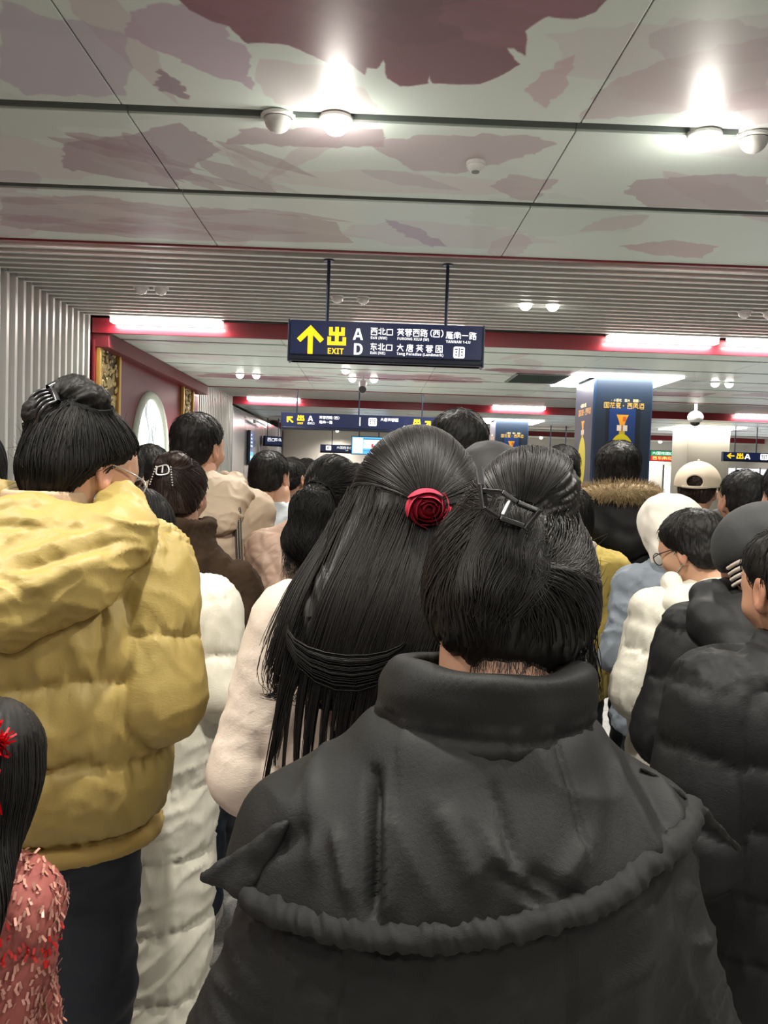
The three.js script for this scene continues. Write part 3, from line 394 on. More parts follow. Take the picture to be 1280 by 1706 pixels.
// ---------------------------------------------------------------- modelling by distance fields
const cap = (ax, ay, az, bx, by, bz, ra, rb = ra) => { const dx = bx - ax, dy = by - ay, dz = bz - az, l = 1 / Math.max(1e-9, dx * dx + dy * dy + dz * dz); return (x, y, z) => { const px = x - ax, py = y - ay, pz = z - az, t = Math.min(1, Math.max(0, (px * dx + py * dy + pz * dz) * l)); return Math.hypot(px - dx * t, py - dy * t, pz - dz * t) - (ra + (rb - ra) * t); }; };
const ell = (cx, cy, cz, rx, ry, rz, tilt = 0, axis = 'x') => { const c = Math.cos(tilt), s = Math.sin(tilt); return (x, y, z) => { let px = x - cx, py = y - cy, pz = z - cz; if (tilt) { if (axis === 'x') [py, pz] = [py * c + pz * s, -py * s + pz * c]; else if (axis === 'z') [px, py] = [px * c + py * s, -px * s + py * c]; else [px, pz] = [px * c - pz * s, px * s + pz * c]; } const a = px / rx, b = py / ry, d = pz / rz, k0 = Math.sqrt(a * a + b * b + d * d), k1 = Math.hypot(a / rx, b / ry, d / rz); return k1 < 1e-6 ? -Math.min(rx, ry, rz) : k0 * (k0 - 1) / k1; }; };
const smin = (a, b, k) => { if (k <= 0) return Math.min(a, b); const h = Math.max(k - Math.abs(a - b), 0) / k; return Math.min(a, b) - h * h * k * 0.25; };
const smax = (a, b, k) => -smin(-a, -b, k);
const union = (list) => (x, y, z) => { let d = 1e3; for (let i = 0; i < list.length; i++) { const q = list[i]; d = i ? smin(d, q[0](x, y, z), q[1]) : q[0](x, y, z); } return d; };
// torso of elliptical rings: rows of [height, half width, half depth, middle z, middle x]
function rings(rows, power = 2.3, open = true) {
  const y0 = rows[0][0], y1 = rows[rows.length - 1][0], N = 160, T = [1, 2, 3, 4].map(() => new Float32Array(N + 1)), slope = (k, c) => { const a = rows[Math.max(0, k - 1)], b = rows[Math.min(rows.length - 1, k + 1)]; return ((b[c] ?? 0) - (a[c] ?? 0)) / (b[0] - a[0]); };
  for (let j = 0, i = 0; j <= N; j++) { const y = lerp(y0, y1, j / N); while (i < rows.length - 2 && y > rows[i + 1][0]) i++; const A = rows[i], B = rows[i + 1], h = B[0] - A[0], u = (y - A[0]) / h; for (let c = 1; c < 5; c++) T[c - 1][j] = (2 * u ** 3 - 3 * u * u + 1) * (A[c] ?? 0) + (u ** 3 - 2 * u * u + u) * h * slope(i, c) + (3 * u * u - 2 * u ** 3) * (B[c] ?? 0) + (u ** 3 - u * u) * h * slope(i + 1, c); }
  return (x, y, z) => {
    const q = clamp((y - y0) / (y1 - y0)) * N, i = Math.min(N - 1, q | 0), t = q - i;
    const rx = lerp(T[0][i], T[0][i + 1], t), rz = lerp(T[1][i], T[1][i + 1], t), cz = lerp(T[2][i], T[2][i + 1], t), cx = lerp(T[3][i], T[3][i + 1], t);
    const a = Math.abs(x - cx) / rx, b = Math.abs(z - cz) / rz, d = (Math.pow(Math.pow(a, power) + Math.pow(b, power), 1 / power) - 1) * Math.min(rx, rz), top = y - rows[rows.length - 1][0], low = rows[0][0] - y;
    return smax(smax(d, top, 0.05), low, open ? 0.012 : 0.05);
  };
}
function meshField(f, lo, hi, h) {
  const n = [0, 1, 2].map((k) => Math.ceil((hi[k] - lo[k]) / h / 4) * 4 + 1), [nx, ny, nz] = n, val = new Float32Array(nx * ny * nz).fill(NaN), at = (i, j, k) => (k * ny + j) * nx + i, blocks = [];
  for (let k = 0; k < nz - 1; k += 4) for (let j = 0; j < ny - 1; j += 4) for (let i = 0; i < nx - 1; i += 4) {
    if (Math.abs(f(lo[0] + (i + 2) * h, lo[1] + (j + 2) * h, lo[2] + (k + 2) * h)) > 7.5 * h) continue;
    blocks.push([i, j, k]);
    for (let c = k; c <= k + 4; c++) for (let b = j; b <= j + 4; b++) for (let a = i; a <= i + 4; a++) { const q = at(a, b, c); if (val[q] !== val[q]) val[q] = f(lo[0] + a * h, lo[1] + b * h, lo[2] + c * h); }
  }
  const cell = new Int32Array(nx * ny * nz).fill(-1), pos = [], index = [], D = [[0, 0, 0], [1, 0, 0], [0, 1, 0], [1, 1, 0], [0, 0, 1], [1, 0, 1], [0, 1, 1], [1, 1, 1]], E = [[0, 1], [2, 3], [4, 5], [6, 7], [0, 2], [1, 3], [4, 6], [5, 7], [0, 4], [1, 5], [2, 6], [3, 7]], v = new Float32Array(8);
  for (const [I, J, K] of blocks) for (let k = K; k < K + 4; k++) for (let j = J; j < J + 4; j++) for (let i = I; i < I + 4; i++) {
    let neg = 0; for (let q = 0; q < 8; q++) { v[q] = val[at(i + D[q][0], j + D[q][1], k + D[q][2])]; if (v[q] < 0) neg++; }
    if (!neg || neg === 8) continue;
    let x = 0, y = 0, z = 0, m = 0;
    for (const [a, b] of E) if ((v[a] < 0) !== (v[b] < 0)) { const t = v[a] / (v[a] - v[b]); x += D[a][0] + (D[b][0] - D[a][0]) * t; y += D[a][1] + (D[b][1] - D[a][1]) * t; z += D[a][2] + (D[b][2] - D[a][2]) * t; m++; }
    cell[at(i, j, k)] = pos.length / 3; pos.push(lo[0] + (i + x / m) * h, lo[1] + (j + y / m) * h, lo[2] + (k + z / m) * h);
  }
  const quad = (a, b, c, d, flip) => { if (a < 0 || b < 0 || c < 0 || d < 0) return; if (flip) index.push(a, c, b, a, d, c); else index.push(a, b, c, a, c, d); };
  for (const [I, J, K] of blocks) for (let k = K; k < K + 4; k++) for (let j = J; j < J + 4; j++) for (let i = I; i < I + 4; i++) {
    const s = val[at(i, j, k)] < 0;
    if (j && k && s !== val[at(i + 1, j, k)] < 0) quad(cell[at(i, j - 1, k - 1)], cell[at(i, j, k - 1)], cell[at(i, j, k)], cell[at(i, j - 1, k)], !s);
    if (i && k && s !== val[at(i, j + 1, k)] < 0) quad(cell[at(i - 1, j, k - 1)], cell[at(i - 1, j, k)], cell[at(i, j, k)], cell[at(i, j, k - 1)], !s);
    if (i && j && s !== val[at(i, j, k + 1)] < 0) quad(cell[at(i - 1, j - 1, k)], cell[at(i, j - 1, k)], cell[at(i, j, k)], cell[at(i - 1, j, k)], !s);
  }
  const g = new THREE.BufferGeometry(); g.setAttribute('position', new THREE.BufferAttribute(new Float32Array(pos), 3)); g.setIndex(index); g.computeVertexNormals(); return g;
}
function displace(g, fn) {                                                    // fn(x, y, z, nx, ny, nz) -> metres along the normal
  const p = g.attributes.position, n = g.attributes.normal, out = new Float32Array(p.count * 3);
  for (let i = 0; i < p.count; i++) { const x = p.getX(i), y = p.getY(i), z = p.getZ(i), a = n.getX(i), b = n.getY(i), c = n.getZ(i), d = fn(x, y, z, a, b, c); out[3 * i] = x + a * d; out[3 * i + 1] = y + b * d; out[3 * i + 2] = z + c * d; }
  g.setAttribute('position', new THREE.BufferAttribute(out, 3)); g.computeVertexNormals(); return g;
}
function wrapUv(g, scale = 1) { const p = g.attributes.position, uv = new Float32Array(p.count * 2); for (let i = 0; i < p.count; i++) { uv[2 * i] = Math.atan2(p.getX(i), p.getZ(i)) * 0.2 * scale; uv[2 * i + 1] = p.getY(i) * scale; } g.setAttribute('uv', new THREE.BufferAttribute(uv, 2)); return g; }
function paintVertices(g, fn) { const p = g.attributes.position, c = new Float32Array(p.count * 3); for (let i = 0; i < p.count; i++) { const q = fn(p.getX(i), p.getY(i), p.getZ(i)); c.set(q, 3 * i); } g.setAttribute('color', new THREE.BufferAttribute(c, 3)); return g; }
// thin three-sided strands gathered into one geometry
class Strands {
  constructor() { this.p = []; this.i = []; }
  add(points, r0, r1 = r0 * 0.35) {
    if (points.length > 7) points = points.filter((q, i) => i % 2 === 0 || i === points.length - 1);
    const m = points.length; if (m < 3) return; const base = this.p.length / 3; let ux = 0.3, uy = 0.2, uz = 0.93;
    for (let k = 0; k < m; k++) {
      const a = points[Math.max(0, k - 1)], b = points[Math.min(m - 1, k + 1)], q = points[k]; let tx = b[0] - a[0], ty = b[1] - a[1], tz = b[2] - a[2]; const l = Math.hypot(tx, ty, tz) || 1; tx /= l; ty /= l; tz /= l;
      const d = ux * tx + uy * ty + uz * tz; ux -= d * tx; uy -= d * ty; uz -= d * tz; const w = Math.hypot(ux, uy, uz) || 1; ux /= w; uy /= w; uz /= w;
      const vx = ty * uz - tz * uy, vy = tz * ux - tx * uz, vz = tx * uy - ty * ux, r = lerp(r0, r1, Math.pow(k / (m - 1), 2.2));
      for (let s = 0; s < 3; s++) { const A = s * 2.0944, c = Math.cos(A) * r, e = Math.sin(A) * r; this.p.push(q[0] + ux * c + vx * e, q[1] + uy * c + vy * e, q[2] + uz * c + vz * e); }
      if (k) for (let s = 0; s < 3; s++) { const o = base + (k - 1) * 3, t = (s + 1) % 3; this.i.push(o + s, o + t, o + 3 + s, o + t, o + 3 + t, o + 3 + s); }
    }
  }
  geometry() { const g = new THREE.BufferGeometry(); g.setAttribute('position', new THREE.BufferAttribute(new Float32Array(this.p), 3)); g.setIndex(this.i); g.computeVertexNormals(); return g; }
}
function gradient(f, x, y, z, e = 0.002) { const d = f(x, y, z), a = f(x + e, y, z) - d, b = f(x, y + e, z) - d, c = f(x, y, z + e) - d, l = Math.hypot(a, b, c) || 1; return [a / l, b / l, c / l, d]; }
// combs a strand over a field: heading(p) gives the wished direction, the strand stays `lift` above the surface
function comb(f, p, heading, step, steps, lift, wild = 0, r = Math.random) {
  const out = []; let q = [...p], jx = (r() - 0.5) * wild, jy = (r() - 0.5) * wild, jz = (r() - 0.5) * wild;
  for (let k = 0; k < steps; k++) {
    const g = gradient(f, ...q); const e = g[3] - lift; q = [q[0] - g[0] * e, q[1] - g[1] * e, q[2] - g[2] * e]; out.push(q);
    let h = heading(q, k / steps); if (!h) break; h = [h[0] + jx, h[1] + jy, h[2] + jz]; const d = h[0] * g[0] + h[1] * g[1] + h[2] * g[2]; h = [h[0] - g[0] * d, h[1] - g[1] * d, h[2] - g[2] * d]; const l = Math.hypot(...h); if (l < 1e-4) break;
    q = [q[0] + h[0] / l * step, q[1] + h[1] / l * step, q[2] + h[2] / l * step];
  }
  return out;
}
const plain = (g) => { const q = g.index ? g : mergeVertices(g); for (const k of Object.keys(q.attributes)) if (!['position', 'normal', 'color'].includes(k)) q.deleteAttribute(k); return q; };

// ---------------------------------------------------------------- the human figure (1.65 m, feet at the origin, facing -z)
const SKIN = [0.46, 0.255, 0.165];
const headField = union([
  [ell(0, 0.015, 0.012, 0.076, 0.09, 0.097), 0], [ell(0, -0.042, -0.034, 0.06, 0.074, 0.058), 0.05], [cap(0, -0.096, -0.058, 0, -0.1, -0.064, 0.027), 0.045], [ell(0, 0.03, -0.045, 0.064, 0.062, 0.05), 0.04],
  [cap(0, 0.004, -0.092, 0, -0.034, -0.107, 0.007, 0.011), 0.016], [cap(-0.011, -0.038, -0.098, 0.011, -0.038, -0.098, 0.0085), 0.01], [ell(0, -0.064, -0.088, 0.023, 0.0065, 0.01), 0.008], [ell(0, -0.075, -0.085, 0.019, 0.0065, 0.01), 0.008],
  [cap(-0.045, 0.022, -0.078, -0.012, 0.02, -0.092, 0.007), 0.02], [cap(0.045, 0.022, -0.078, 0.012, 0.02, -0.092, 0.007), 0.02], [ell(-0.046, -0.03, -0.06, 0.024, 0.02, 0.022), 0.03], [ell(0.046, -0.03, -0.06, 0.024, 0.02, 0.022), 0.03],
  [cap(0, -0.05, 0.03, 0, -0.13, 0.036, 0.054, 0.054), 0.05],
]);
const earField = (s) => { const rim = ell(s * 0.084, -0.012, 0.014, 0.007, 0.034, 0.02, 0.25, 'x'), lobe = ell(s * 0.08, -0.04, 0.006, 0.007, 0.012, 0.01), root = ell(s * 0.074, -0.018, 0.002, 0.012, 0.024, 0.01), hollow = ell(s * 0.092, -0.012, 0.01, 0.008, 0.02, 0.011, 0.25, 'x'); return (x, y, z) => smax(smin(smin(rim(x, y, z), lobe(x, y, z), 0.01), root(x, y, z), 0.008), -hollow(x, y, z), 0.005); };
const EARS = [earField(-1), earField(1)];
const fullHead = (x, y, z) => { let d = headField(x, y, z); for (const s of [-1, 1]) d = smax(d, -(Math.hypot(x - s * 0.031, y - 0.004, z + 0.1) - 0.014), 0.012); return smin(smin(d, EARS[0](x, y, z), 0.008), EARS[1](x, y, z), 0.008); };
const headOf = (cell) => {
  const g = meshField(fullHead, [-0.12, -0.2, -0.14], [0.12, 0.13, 0.13], cell);
  paintVertices(g, (x, y, z) => { let c = [...SKIN]; const lip = smooth(1.15, 0.8, Math.hypot(x / 0.024, (y + 0.069) / 0.012)) * (z < -0.07 ? 1 : 0); const brow = smooth(1, 0.6, Math.abs(y - 0.026 + Math.abs(Math.abs(x) - 0.03) * 0.25) / 0.006) * smooth(0.05, 0.044, Math.abs(x)) * smooth(0.009, 0.014, Math.abs(x)) * (z < -0.06 ? 1 : 0); const pink = 0.5 * smooth(0.08, 0.09, Math.abs(x)); c = c.map((v, k) => lerp(v, [0.36, 0.1, 0.09][k], lip * 0.8)); c = c.map((v, k) => lerp(v, [0.42, 0.17, 0.12][k], pink)); return c.map((v, k) => lerp(v, 0.02, brow * 0.85)); });
  const eyes = []; for (const s of [-1, 1]) { const e = new THREE.SphereGeometry(0.0125, 14, 10).translate(s * 0.031, 0.003, -0.083); paintVertices(e, (x, y, z) => { const d = Math.hypot(x - s * 0.031, y - 0.003); return z < -0.083 && d < 0.0055 ? [0.02, 0.012, 0.008] : [0.7, 0.68, 0.64]; }); eyes.push(plain(e)); const lid = new THREE.SphereGeometry(0.0138, 14, 8, 0, 6.3, 0, 1.25).translate(s * 0.031, 0.003, -0.083); paintVertices(lid, () => SKIN); eyes.push(plain(lid)); }
  return mergeGeometries([plain(g), ...eyes]);
}, headGeometry = headOf(0.0044), farHeadGeometry = headOf(0.0068);
const handGeometry = (() => {                                                 // right hand, fingers along -z, thumb towards -x, slightly curled downwards
  const list = [[ell(0, 0, -0.045, 0.038, 0.014, 0.05), 0], [cap(0, 0, 0.02, 0, 0, -0.01, 0.026, 0.026), 0.02]];
  [[-0.027, 0.068, 0.0078], [-0.009, 0.076, 0.008], [0.009, 0.07, 0.0078], [0.026, 0.055, 0.007]].forEach(([x, l, r]) => { const a = [x, 0, -0.082], b = [x * 1.12, -0.012, -0.082 - l * 0.45], c = [x * 1.15, -0.036, -0.082 - l * 0.72], d = [x * 1.15, -0.056, -0.082 - l * 0.74]; list.push([cap(...a, ...b, r * 1.08, r), 0.006], [cap(...b, ...c, r, r * 0.93), 0.004], [cap(...c, ...d, r * 0.93, r * 0.82), 0.004]); });
  list.push([cap(-0.026, -0.004, -0.016, -0.05, -0.018, -0.046, 0.014, 0.0105), 0.012], [cap(-0.05, -0.018, -0.046, -0.05, -0.028, -0.078, 0.0105, 0.008), 0.005]);
  return paintVertices(plain(meshField(union(list), [-0.08, -0.09, -0.17], [0.07, 0.04, 0.06], 0.0064)), () => SKIN);
})();
const ARMS = {
  bent: { s: [0.165, 1.3, 0.01], e: [0.25, 1.075, 0.05], w: [0.12, 1.06, -0.2] },
  stooped: { s: [0.155, 1.235, 0.01], e: [0.245, 0.99, 0.05], w: [0.13, 1.0, -0.19], drop: 0.05 },
  down: { s: [0.165, 1.3, 0.01], e: [0.235, 1.07, 0.03], w: [0.23, 0.84, -0.05] },
};
const bodyCache = new Map();
function bodyGeometry(pose, arms) {
  const key = arms ? JSON.stringify(arms) : pose; if (bodyCache.has(key)) return bodyCache.get(key);
  const A = arms ?? ARMS[pose], D = A.drop ?? 0, list = [[ell(0, 0.93, 0, 0.165, 0.12, 0.115), 0], [ell(0, 1.06, -0.005, 0.135, 0.14, 0.095), 0.08], [ell(0, 1.23 - D, 0.005, 0.155, 0.15, 0.105), 0.08], [cap(-0.05, 1.35 - D, 0.01, -0.15, 1.305 - D, 0.01, 0.05, 0.046), 0.05], [cap(0.05, 1.35 - D, 0.01, 0.15, 1.305 - D, 0.01, 0.05, 0.046), 0.05], [cap(0, 1.37 - D, 0.012, 0, 1.47, 0.0, 0.056, 0.05), 0.04]];
  for (const s of [-1, 1]) {
    const q = (v) => [v[0] * s, v[1], v[2]];
    list.push([cap(...q(A.s), ...q(A.e), 0.05, 0.04), 0.04], [cap(...q(A.e), ...q(A.w), 0.04, 0.026), 0.015], [cap(s * 0.09, 0.9, 0, s * 0.095, 0.48, -0.01, 0.085, 0.055), 0.05], [cap(s * 0.095, 0.48, -0.01, s * 0.09, 0.08, 0.02, 0.055, 0.034), 0.02], [ell(s * 0.092, 0.34, 0.016, 0.047, 0.12, 0.05), 0.03], [ell(s * 0.092, 0.04, -0.04, 0.038, 0.034, 0.105), 0.03]);
  }
  const parts = [paintVertices(plain(meshField(union(list), [-0.36, -0.02, -0.3], [0.36, 1.55, 0.22], 0.02)), () => SKIN)];
  for (const s of [-1, 1]) { const w = V(A.w[0] * s, A.w[1], A.w[2]), e = V(A.e[0] * s, A.e[1], A.e[2]), d = w.clone().sub(e).normalize(), m = new THREE.Matrix4().lookAt(V(0, 0, 0), d, Math.abs(d.y) > 0.8 ? V(0, 0, -1) : V(s, 0.3, 0).normalize()); const h = handGeometry.clone(); if (s < 0) { h.scale(-1, 1, 1); const ix = h.index.array.slice(); for (let i = 0; i < ix.length; i += 3) [ix[i], ix[i + 1]] = [ix[i + 1], ix[i]]; h.setIndex(new THREE.BufferAttribute(ix, 1)); h.computeVertexNormals(); } h.applyMatrix4(m).translate(w.x, w.y, w.z); parts.push(h); }
  const g = mergeGeometries(parts); bodyCache.set(key, g); return g;
}
const skinMaterials = [[1, 1, 1], [0.86, 0.82, 0.78], [1.1, 1.12, 1.12]].map((c) => phys(c, 0.5, { vertexColors: true, sheen: 0.2, sheenRoughness: 0.5 }));
const PIVOT = V(0, 1.445, 0.012), HEAD_PIVOT = V(0, -0.095, 0.027);
function headMatrix({ bow = 0, turn = 0, roll = 0, shift = [0, 0, 0] }) { return new THREE.Matrix4().makeTranslation(PIVOT.x + shift[0], PIVOT.y + shift[1], PIVOT.z + shift[2]).multiply(new THREE.Matrix4().makeRotationY(turn)).multiply(new THREE.Matrix4().makeRotationX(-bow)).multiply(new THREE.Matrix4().makeRotationZ(roll)).multiply(new THREE.Matrix4().makeTranslation(-HEAD_PIVOT.x, -HEAD_PIVOT.y, -HEAD_PIVOT.z)); }
// trousers and shoes
const trouserCache = new Map();
function trouserGeometry(kind) {
  if (trouserCache.has(kind)) return trouserCache.get(kind);
  const w = kind === 'wide' ? 1.22 : 1, list = [[ell(0, 0.93, 0.004, 0.182, 0.14, 0.135), 0]];
  for (const s of [-1, 1]) list.push([cap(s * 0.092, 0.88, 0.002, s * 0.1, 0.48, -0.004, 0.1 * w, 0.078 * w), 0.05], [cap(s * 0.1, 0.48, -0.004, s * 0.1, 0.1, 0.015, 0.078 * w, 0.064 * w), 0.03]);
  const f = union(list), g = meshField((x, y, z) => smax(f(x, y, z), 0.055 - y, 0.01), [-0.28, 0.0, -0.2], [0.28, 1.1, 0.22], 0.011);
  displace(g, (x, y, z) => 0.005 * noise(x * 9, y * 22, z * 9) * smooth(0.8, 0.2, Math.abs(y - 0.45)) + 0.004 * noise(x * 5, y * 9, z * 5 + 4)); trouserCache.set(kind, g); return g;
}
const shoeGeometry = (() => { const top = union([[ell(0, 0.045, -0.05, 0.043, 0.042, 0.115), 0], [ell(0, 0.06, 0.025, 0.04, 0.055, 0.052), 0.04], [cap(0, 0.07, 0.02, 0, 0.12, 0.022, 0.045, 0.045), 0.02]]), sole = (x, y, z) => Math.max((Math.hypot(x / 0.047, (z + 0.04) / 0.14) - 1) * 0.047, Math.abs(y - 0.015) - 0.013); return meshField((x, y, z) => smax(Math.min(smax(top(x, y, z), 0.026 - y, 0.006), sole(x, y, z)), 0.002 - y, 0.002), [-0.08, -0.02, -0.22], [0.08, 0.2, 0.14], 0.006); })();
const CLOTH = {};
function cloth(key, color, rough = 0.62, extra = {}) { return CLOTH[key] ??= phys(color, rough, { sheen: 0.25, sheenRoughness: 0.6, ...extra }); }
const weave = noiseTexture(256, [[64, 1], [256, 1.4]], 15); weave.repeat.set(6, 6);
const fabric = { bumpMap: weave, bumpScale: 0.00035 };
const FAB = {
  blackNylon: phys([0.0095, 0.0098, 0.0095], 0.62, { specularIntensity: 0.45, ...fabric }), blackPuffer: phys([0.0075, 0.0078, 0.0082], 0.6, { specularIntensity: 0.4, ...fabric }), mustard: phys([0.335, 0.25, 0.078], 0.5, { specularIntensity: 0.7, ...fabric }), mustardTrim: phys([0.38, 0.26, 0.07], 0.7, fabric),
  cream: phys([0.52, 0.44, 0.365], 0.6, fabric), white: phys([0.56, 0.535, 0.45], 0.48, fabric), tan: phys([0.37, 0.29, 0.205], 0.65, fabric), brownFur: phys([0.03, 0.018, 0.0105], 0.95, { sheen: 0.3, sheenRoughness: 0.7, sheenColor: new THREE.Color(0.06, 0.035, 0.018), specularIntensity: 0.3 }), pinkBeige: phys([0.37, 0.25, 0.185], 0.5, fabric), shirt: phys([0.5, 0.56, 0.6], 0.7, fabric), blueGrey: phys([0.145, 0.17, 0.2], 0.75, fabric), whiteHood: phys([0.66, 0.62, 0.55], 0.75, fabric), yellowFleece: phys([0.46, 0.35, 0.09], 0.9, { sheen: 0.3 }), fur: phys([0.36, 0.27, 0.15], 0.85, { sheen: 0.4 }), olive: phys([0.2, 0.2, 0.14], 0.6, fabric),
  denim: phys([0.014, 0.018, 0.028], 0.75, fabric), jeans: phys([0.022, 0.034, 0.055], 0.8, fabric), blackCloth: phys([0.012, 0.012, 0.013], 0.7, fabric), greyCap: phys([0.028, 0.029, 0.03], 0.8, fabric), creamCap: phys([0.66, 0.56, 0.43], 0.7, fabric), greyCoat: phys([0.1, 0.105, 0.1], 0.7, fabric), knit: phys([0.24, 0.062, 0.05], 0.8, {}), beigeKnit: phys([0.42, 0.3, 0.2], 0.9, {}),
  shoeBlack: std([0.015, 0.015, 0.016], 0.5), shoeWhite: std([0.6, 0.58, 0.52], 0.6),
};
const HAIR = { black: phys([0.007, 0.0062, 0.0056], 0.56, { specularIntensity: 0.5 }), soft: phys([0.0095, 0.0082, 0.007], 0.46, { specularIntensity: 0.8 }), brown: phys([0.02, 0.0095, 0.006], 0.5, { specularIntensity: 0.7 }), matte: phys([0.0065, 0.006, 0.0056], 0.62, { specularIntensity: 0.5 }) };

// ---------------------------------------------------------------- garments
const bulge = (t, pitch, amp, p = 3) => { const u = t / pitch - Math.floor(t / pitch), b = 1 - Math.pow(Math.abs(2 * u - 1), p); return amp * (b - 0.7); };
const ridge = (v) => { const q = 1 - Math.abs(v); return q * q * q; };
const seamEdge = (t, pitch) => { const u = t / pitch - Math.floor(t / pitch); return Math.abs(2 * u - 1); };     // 1 at a seam
function segmentCrease(list, x, y) { let d = 0; for (const [x0, y0, x1, y1, w, a] of list) { const dx = x1 - x0, dy = y1 - y0, t = clamp(((x - x0) * dx + (y - y0) * dy) / (dx * dx + dy * dy)), q = Math.hypot(x - x0 - dx * t, y - y0 - dy * t) / w; if (q < 3) d += a * Math.exp(-q * q) * Math.min(1, 4 * Math.min(t + 0.12, 1.12 - t)); } return d; }
const PUFFER_ROWS = [[0.78, 0.225, 0.165, 0.0], [0.95, 0.225, 0.165, 0.01], [1.1, 0.225, 0.16, 0.015], [1.22, 0.215, 0.155, 0.02], [1.31, 0.19, 0.135, 0.015], [1.39, 0.11, 0.09, 0.015]];
function coatField({ rows = PUFFER_ROWS, pose = 'bent', arms, sleeve = [0.085, 0.078, 0.06], shoulder = [0.06, 1.375, 0.19, 1.315, 0.052, 0.075], extra = [], soft = 0.045 }) {
  const A = arms ?? ARMS[pose], torso0 = rings(rows), sh = [-1, 1].map((s) => cap(s * shoulder[0], shoulder[1], 0.012, s * shoulder[2], shoulder[3], 0.012, shoulder[4], shoulder[5]));
  const torso = (x, y, z) => smin(smin(torso0(x, y, z), sh[0](x, y, z), 0.06), sh[1](x, y, z), 0.06);
  const arm = [-1, 1].map((s) => { const up = cap(s * A.s[0] * 1.06, A.s[1] - 0.0, A.s[2], s * A.e[0], A.e[1], A.e[2], sleeve[0], sleeve[1]), lo = cap(s * A.e[0], A.e[1], A.e[2], s * A.w[0], A.w[1], A.w[2], sleeve[1], sleeve[2]); return (x, y, z) => smin(up(x, y, z), lo(x, y, z), 0.02); });
  const more = union(extra.length ? extra : [[() => 9, 0]]);
  const f = (x, y, z) => { const t = smin(torso(x, y, z), Math.min(arm[0](x, y, z), arm[1](x, y, z)), soft); return extra.length ? smin(t, more(x, y, z), extra[0][1]) : t; };
  const [S0, E0, W0] = [A.s, A.e, A.w], D1 = [0, 1, 2].map((k) => E0[k] - S0[k]), D2 = [0, 1, 2].map((k) => W0[k] - E0[k]), l1 = Math.hypot(...D1), l2 = Math.hypot(...D2);
  const along = (s, x, y, z) => { const X = x * s, t1 = clamp(((X - S0[0]) * D1[0] + (y - S0[1]) * D1[1] + (z - S0[2]) * D1[2]) / l1 / l1), t2 = clamp(((X - E0[0]) * D2[0] + (y - E0[1]) * D2[1] + (z - E0[2]) * D2[2]) / l2 / l2); return t1 < 1 && t2 <= 0 ? t1 * l1 : l1 + t2 * l2; };
  return { f, torso, arm, along, rows };
}
function coatGeometry(C, { h = 0.01, pitch = 0.15, phase = 0, amp = 0.014, armPitch = 0.13, wrinkle = 0.006, creases = [], seam = 0.006, custom, style = 'puffer', lo = [-0.42, 0, -0.36], hi = [0.42, 1.5, 0.34], hem } = {}) {
  lo = [lo[0], (C.rows[0][0] ?? 0.7) - 0.05, lo[2]];
  const g = meshField(C.f, lo, hi, h);
  displace(g, (x, y, z, nx, ny, nz) => {
    const dt = C.torso(x, y, z), d0 = C.arm[0](x, y, z), d1 = C.arm[1](x, y, z), da = Math.min(d0, d1), w = smooth(-0.012, 0.012, dt - da), edge = Math.exp(-(((dt - da) / 0.008) ** 2)) * smooth(1.39, 1.33, y);
    const s = d0 < d1 ? -1 : 1, ta = w > 0 ? C.along(s, x, y, z) : 0; let d = -edge * seam;
    const warp = 0.012 * noise(x * 4, y * 4, z * 4 + 7);
    if (style === 'puffer') {
      const tt = y + phase + warp, at = ta + warp, bt = bulge(tt, pitch, amp), ba = bulge(at, armPitch, amp * 0.9), e = lerp(seamEdge(tt, pitch), seamEdge(at, armPitch), w);
      const e3 = e * e * e; d += lerp(bt, ba, w) + wrinkle * 0.55 * e3 * noise(x * 42, y * 7, z * 42) + wrinkle * 0.5 * e * (ridge(noise(x * 17 + y * 4, y * 5, z * 17 + 3)) - 0.4) + wrinkle * 0.25 * (ridge(noise(x * 9 + y * 6, y * 8 - x * 3, z * 9)) - 0.4) - 0.0025 * Math.exp(-(((1 - e) / 0.05) ** 2));
    } else if (style === 'diamond') {
      const u = Math.atan2(x, z + 0.02) * 0.2 + 0.02, a = Math.abs(((u + y * 0.75) / 0.058) % 1 + 1) % 1, b = Math.abs(((u - y * 0.75) / 0.058) % 1 + 40) % 1, c = ((y / 0.077) % 1 + 1) % 1;
      const q = Math.min(1 - Math.abs(2 * a - 1), 1 - Math.abs(2 * b - 1), 1 - Math.abs(2 * c - 1)); d += amp * (Math.pow(q, 0.5) - 0.5) + wrinkle * noise(x * 10, y * 10, z * 10);
    } else if (style === 'fur') d += 0.0035 * noise(x * 90, y * 60, z * 90) + 0.006 * noise(x * 14, y * 8, z * 14) + 0.01 * noise(x * 5, y * 4, z * 5);
    else d += wrinkle * (ridge(noise(x * 6 + y * 4, y * 4 - x * 2, z * 6)) - 0.4) + wrinkle * 0.5 * (ridge(noise(x * 13 - y * 5, y * 8, z * 13)) - 0.4) + lerp(0, wrinkle * 0.8 * (ridge(noise(x * 5, ta * 16, z * 5)) - 0.4), w);
    if (creases.length && nz > 0.05) d += segmentCrease(creases, x, y) * smooth(0.05, 0.35, nz);
    if (custom) d += custom(x, y, z, nx, ny, nz, w);
    return d;
  });
  return wrapUv(g);
}
function ringCollar(y0, y1, rx0, rz0, rx1, rz1, cz, th, lean = 0) { return (x, y, z) => { const t = clamp((y - y0) / (y1 - y0)), rx = lerp(rx0, rx1, t), rz = lerp(rz0, rz1, t), d = Math.abs((Math.hypot(x / rx, (z - cz - lean * t) / rz) - 1) * Math.min(rx, rz)) - th, q = Math.abs(y - (y0 + y1) / 2) - (y1 - y0) / 2; return smax(d, q, th); }; }
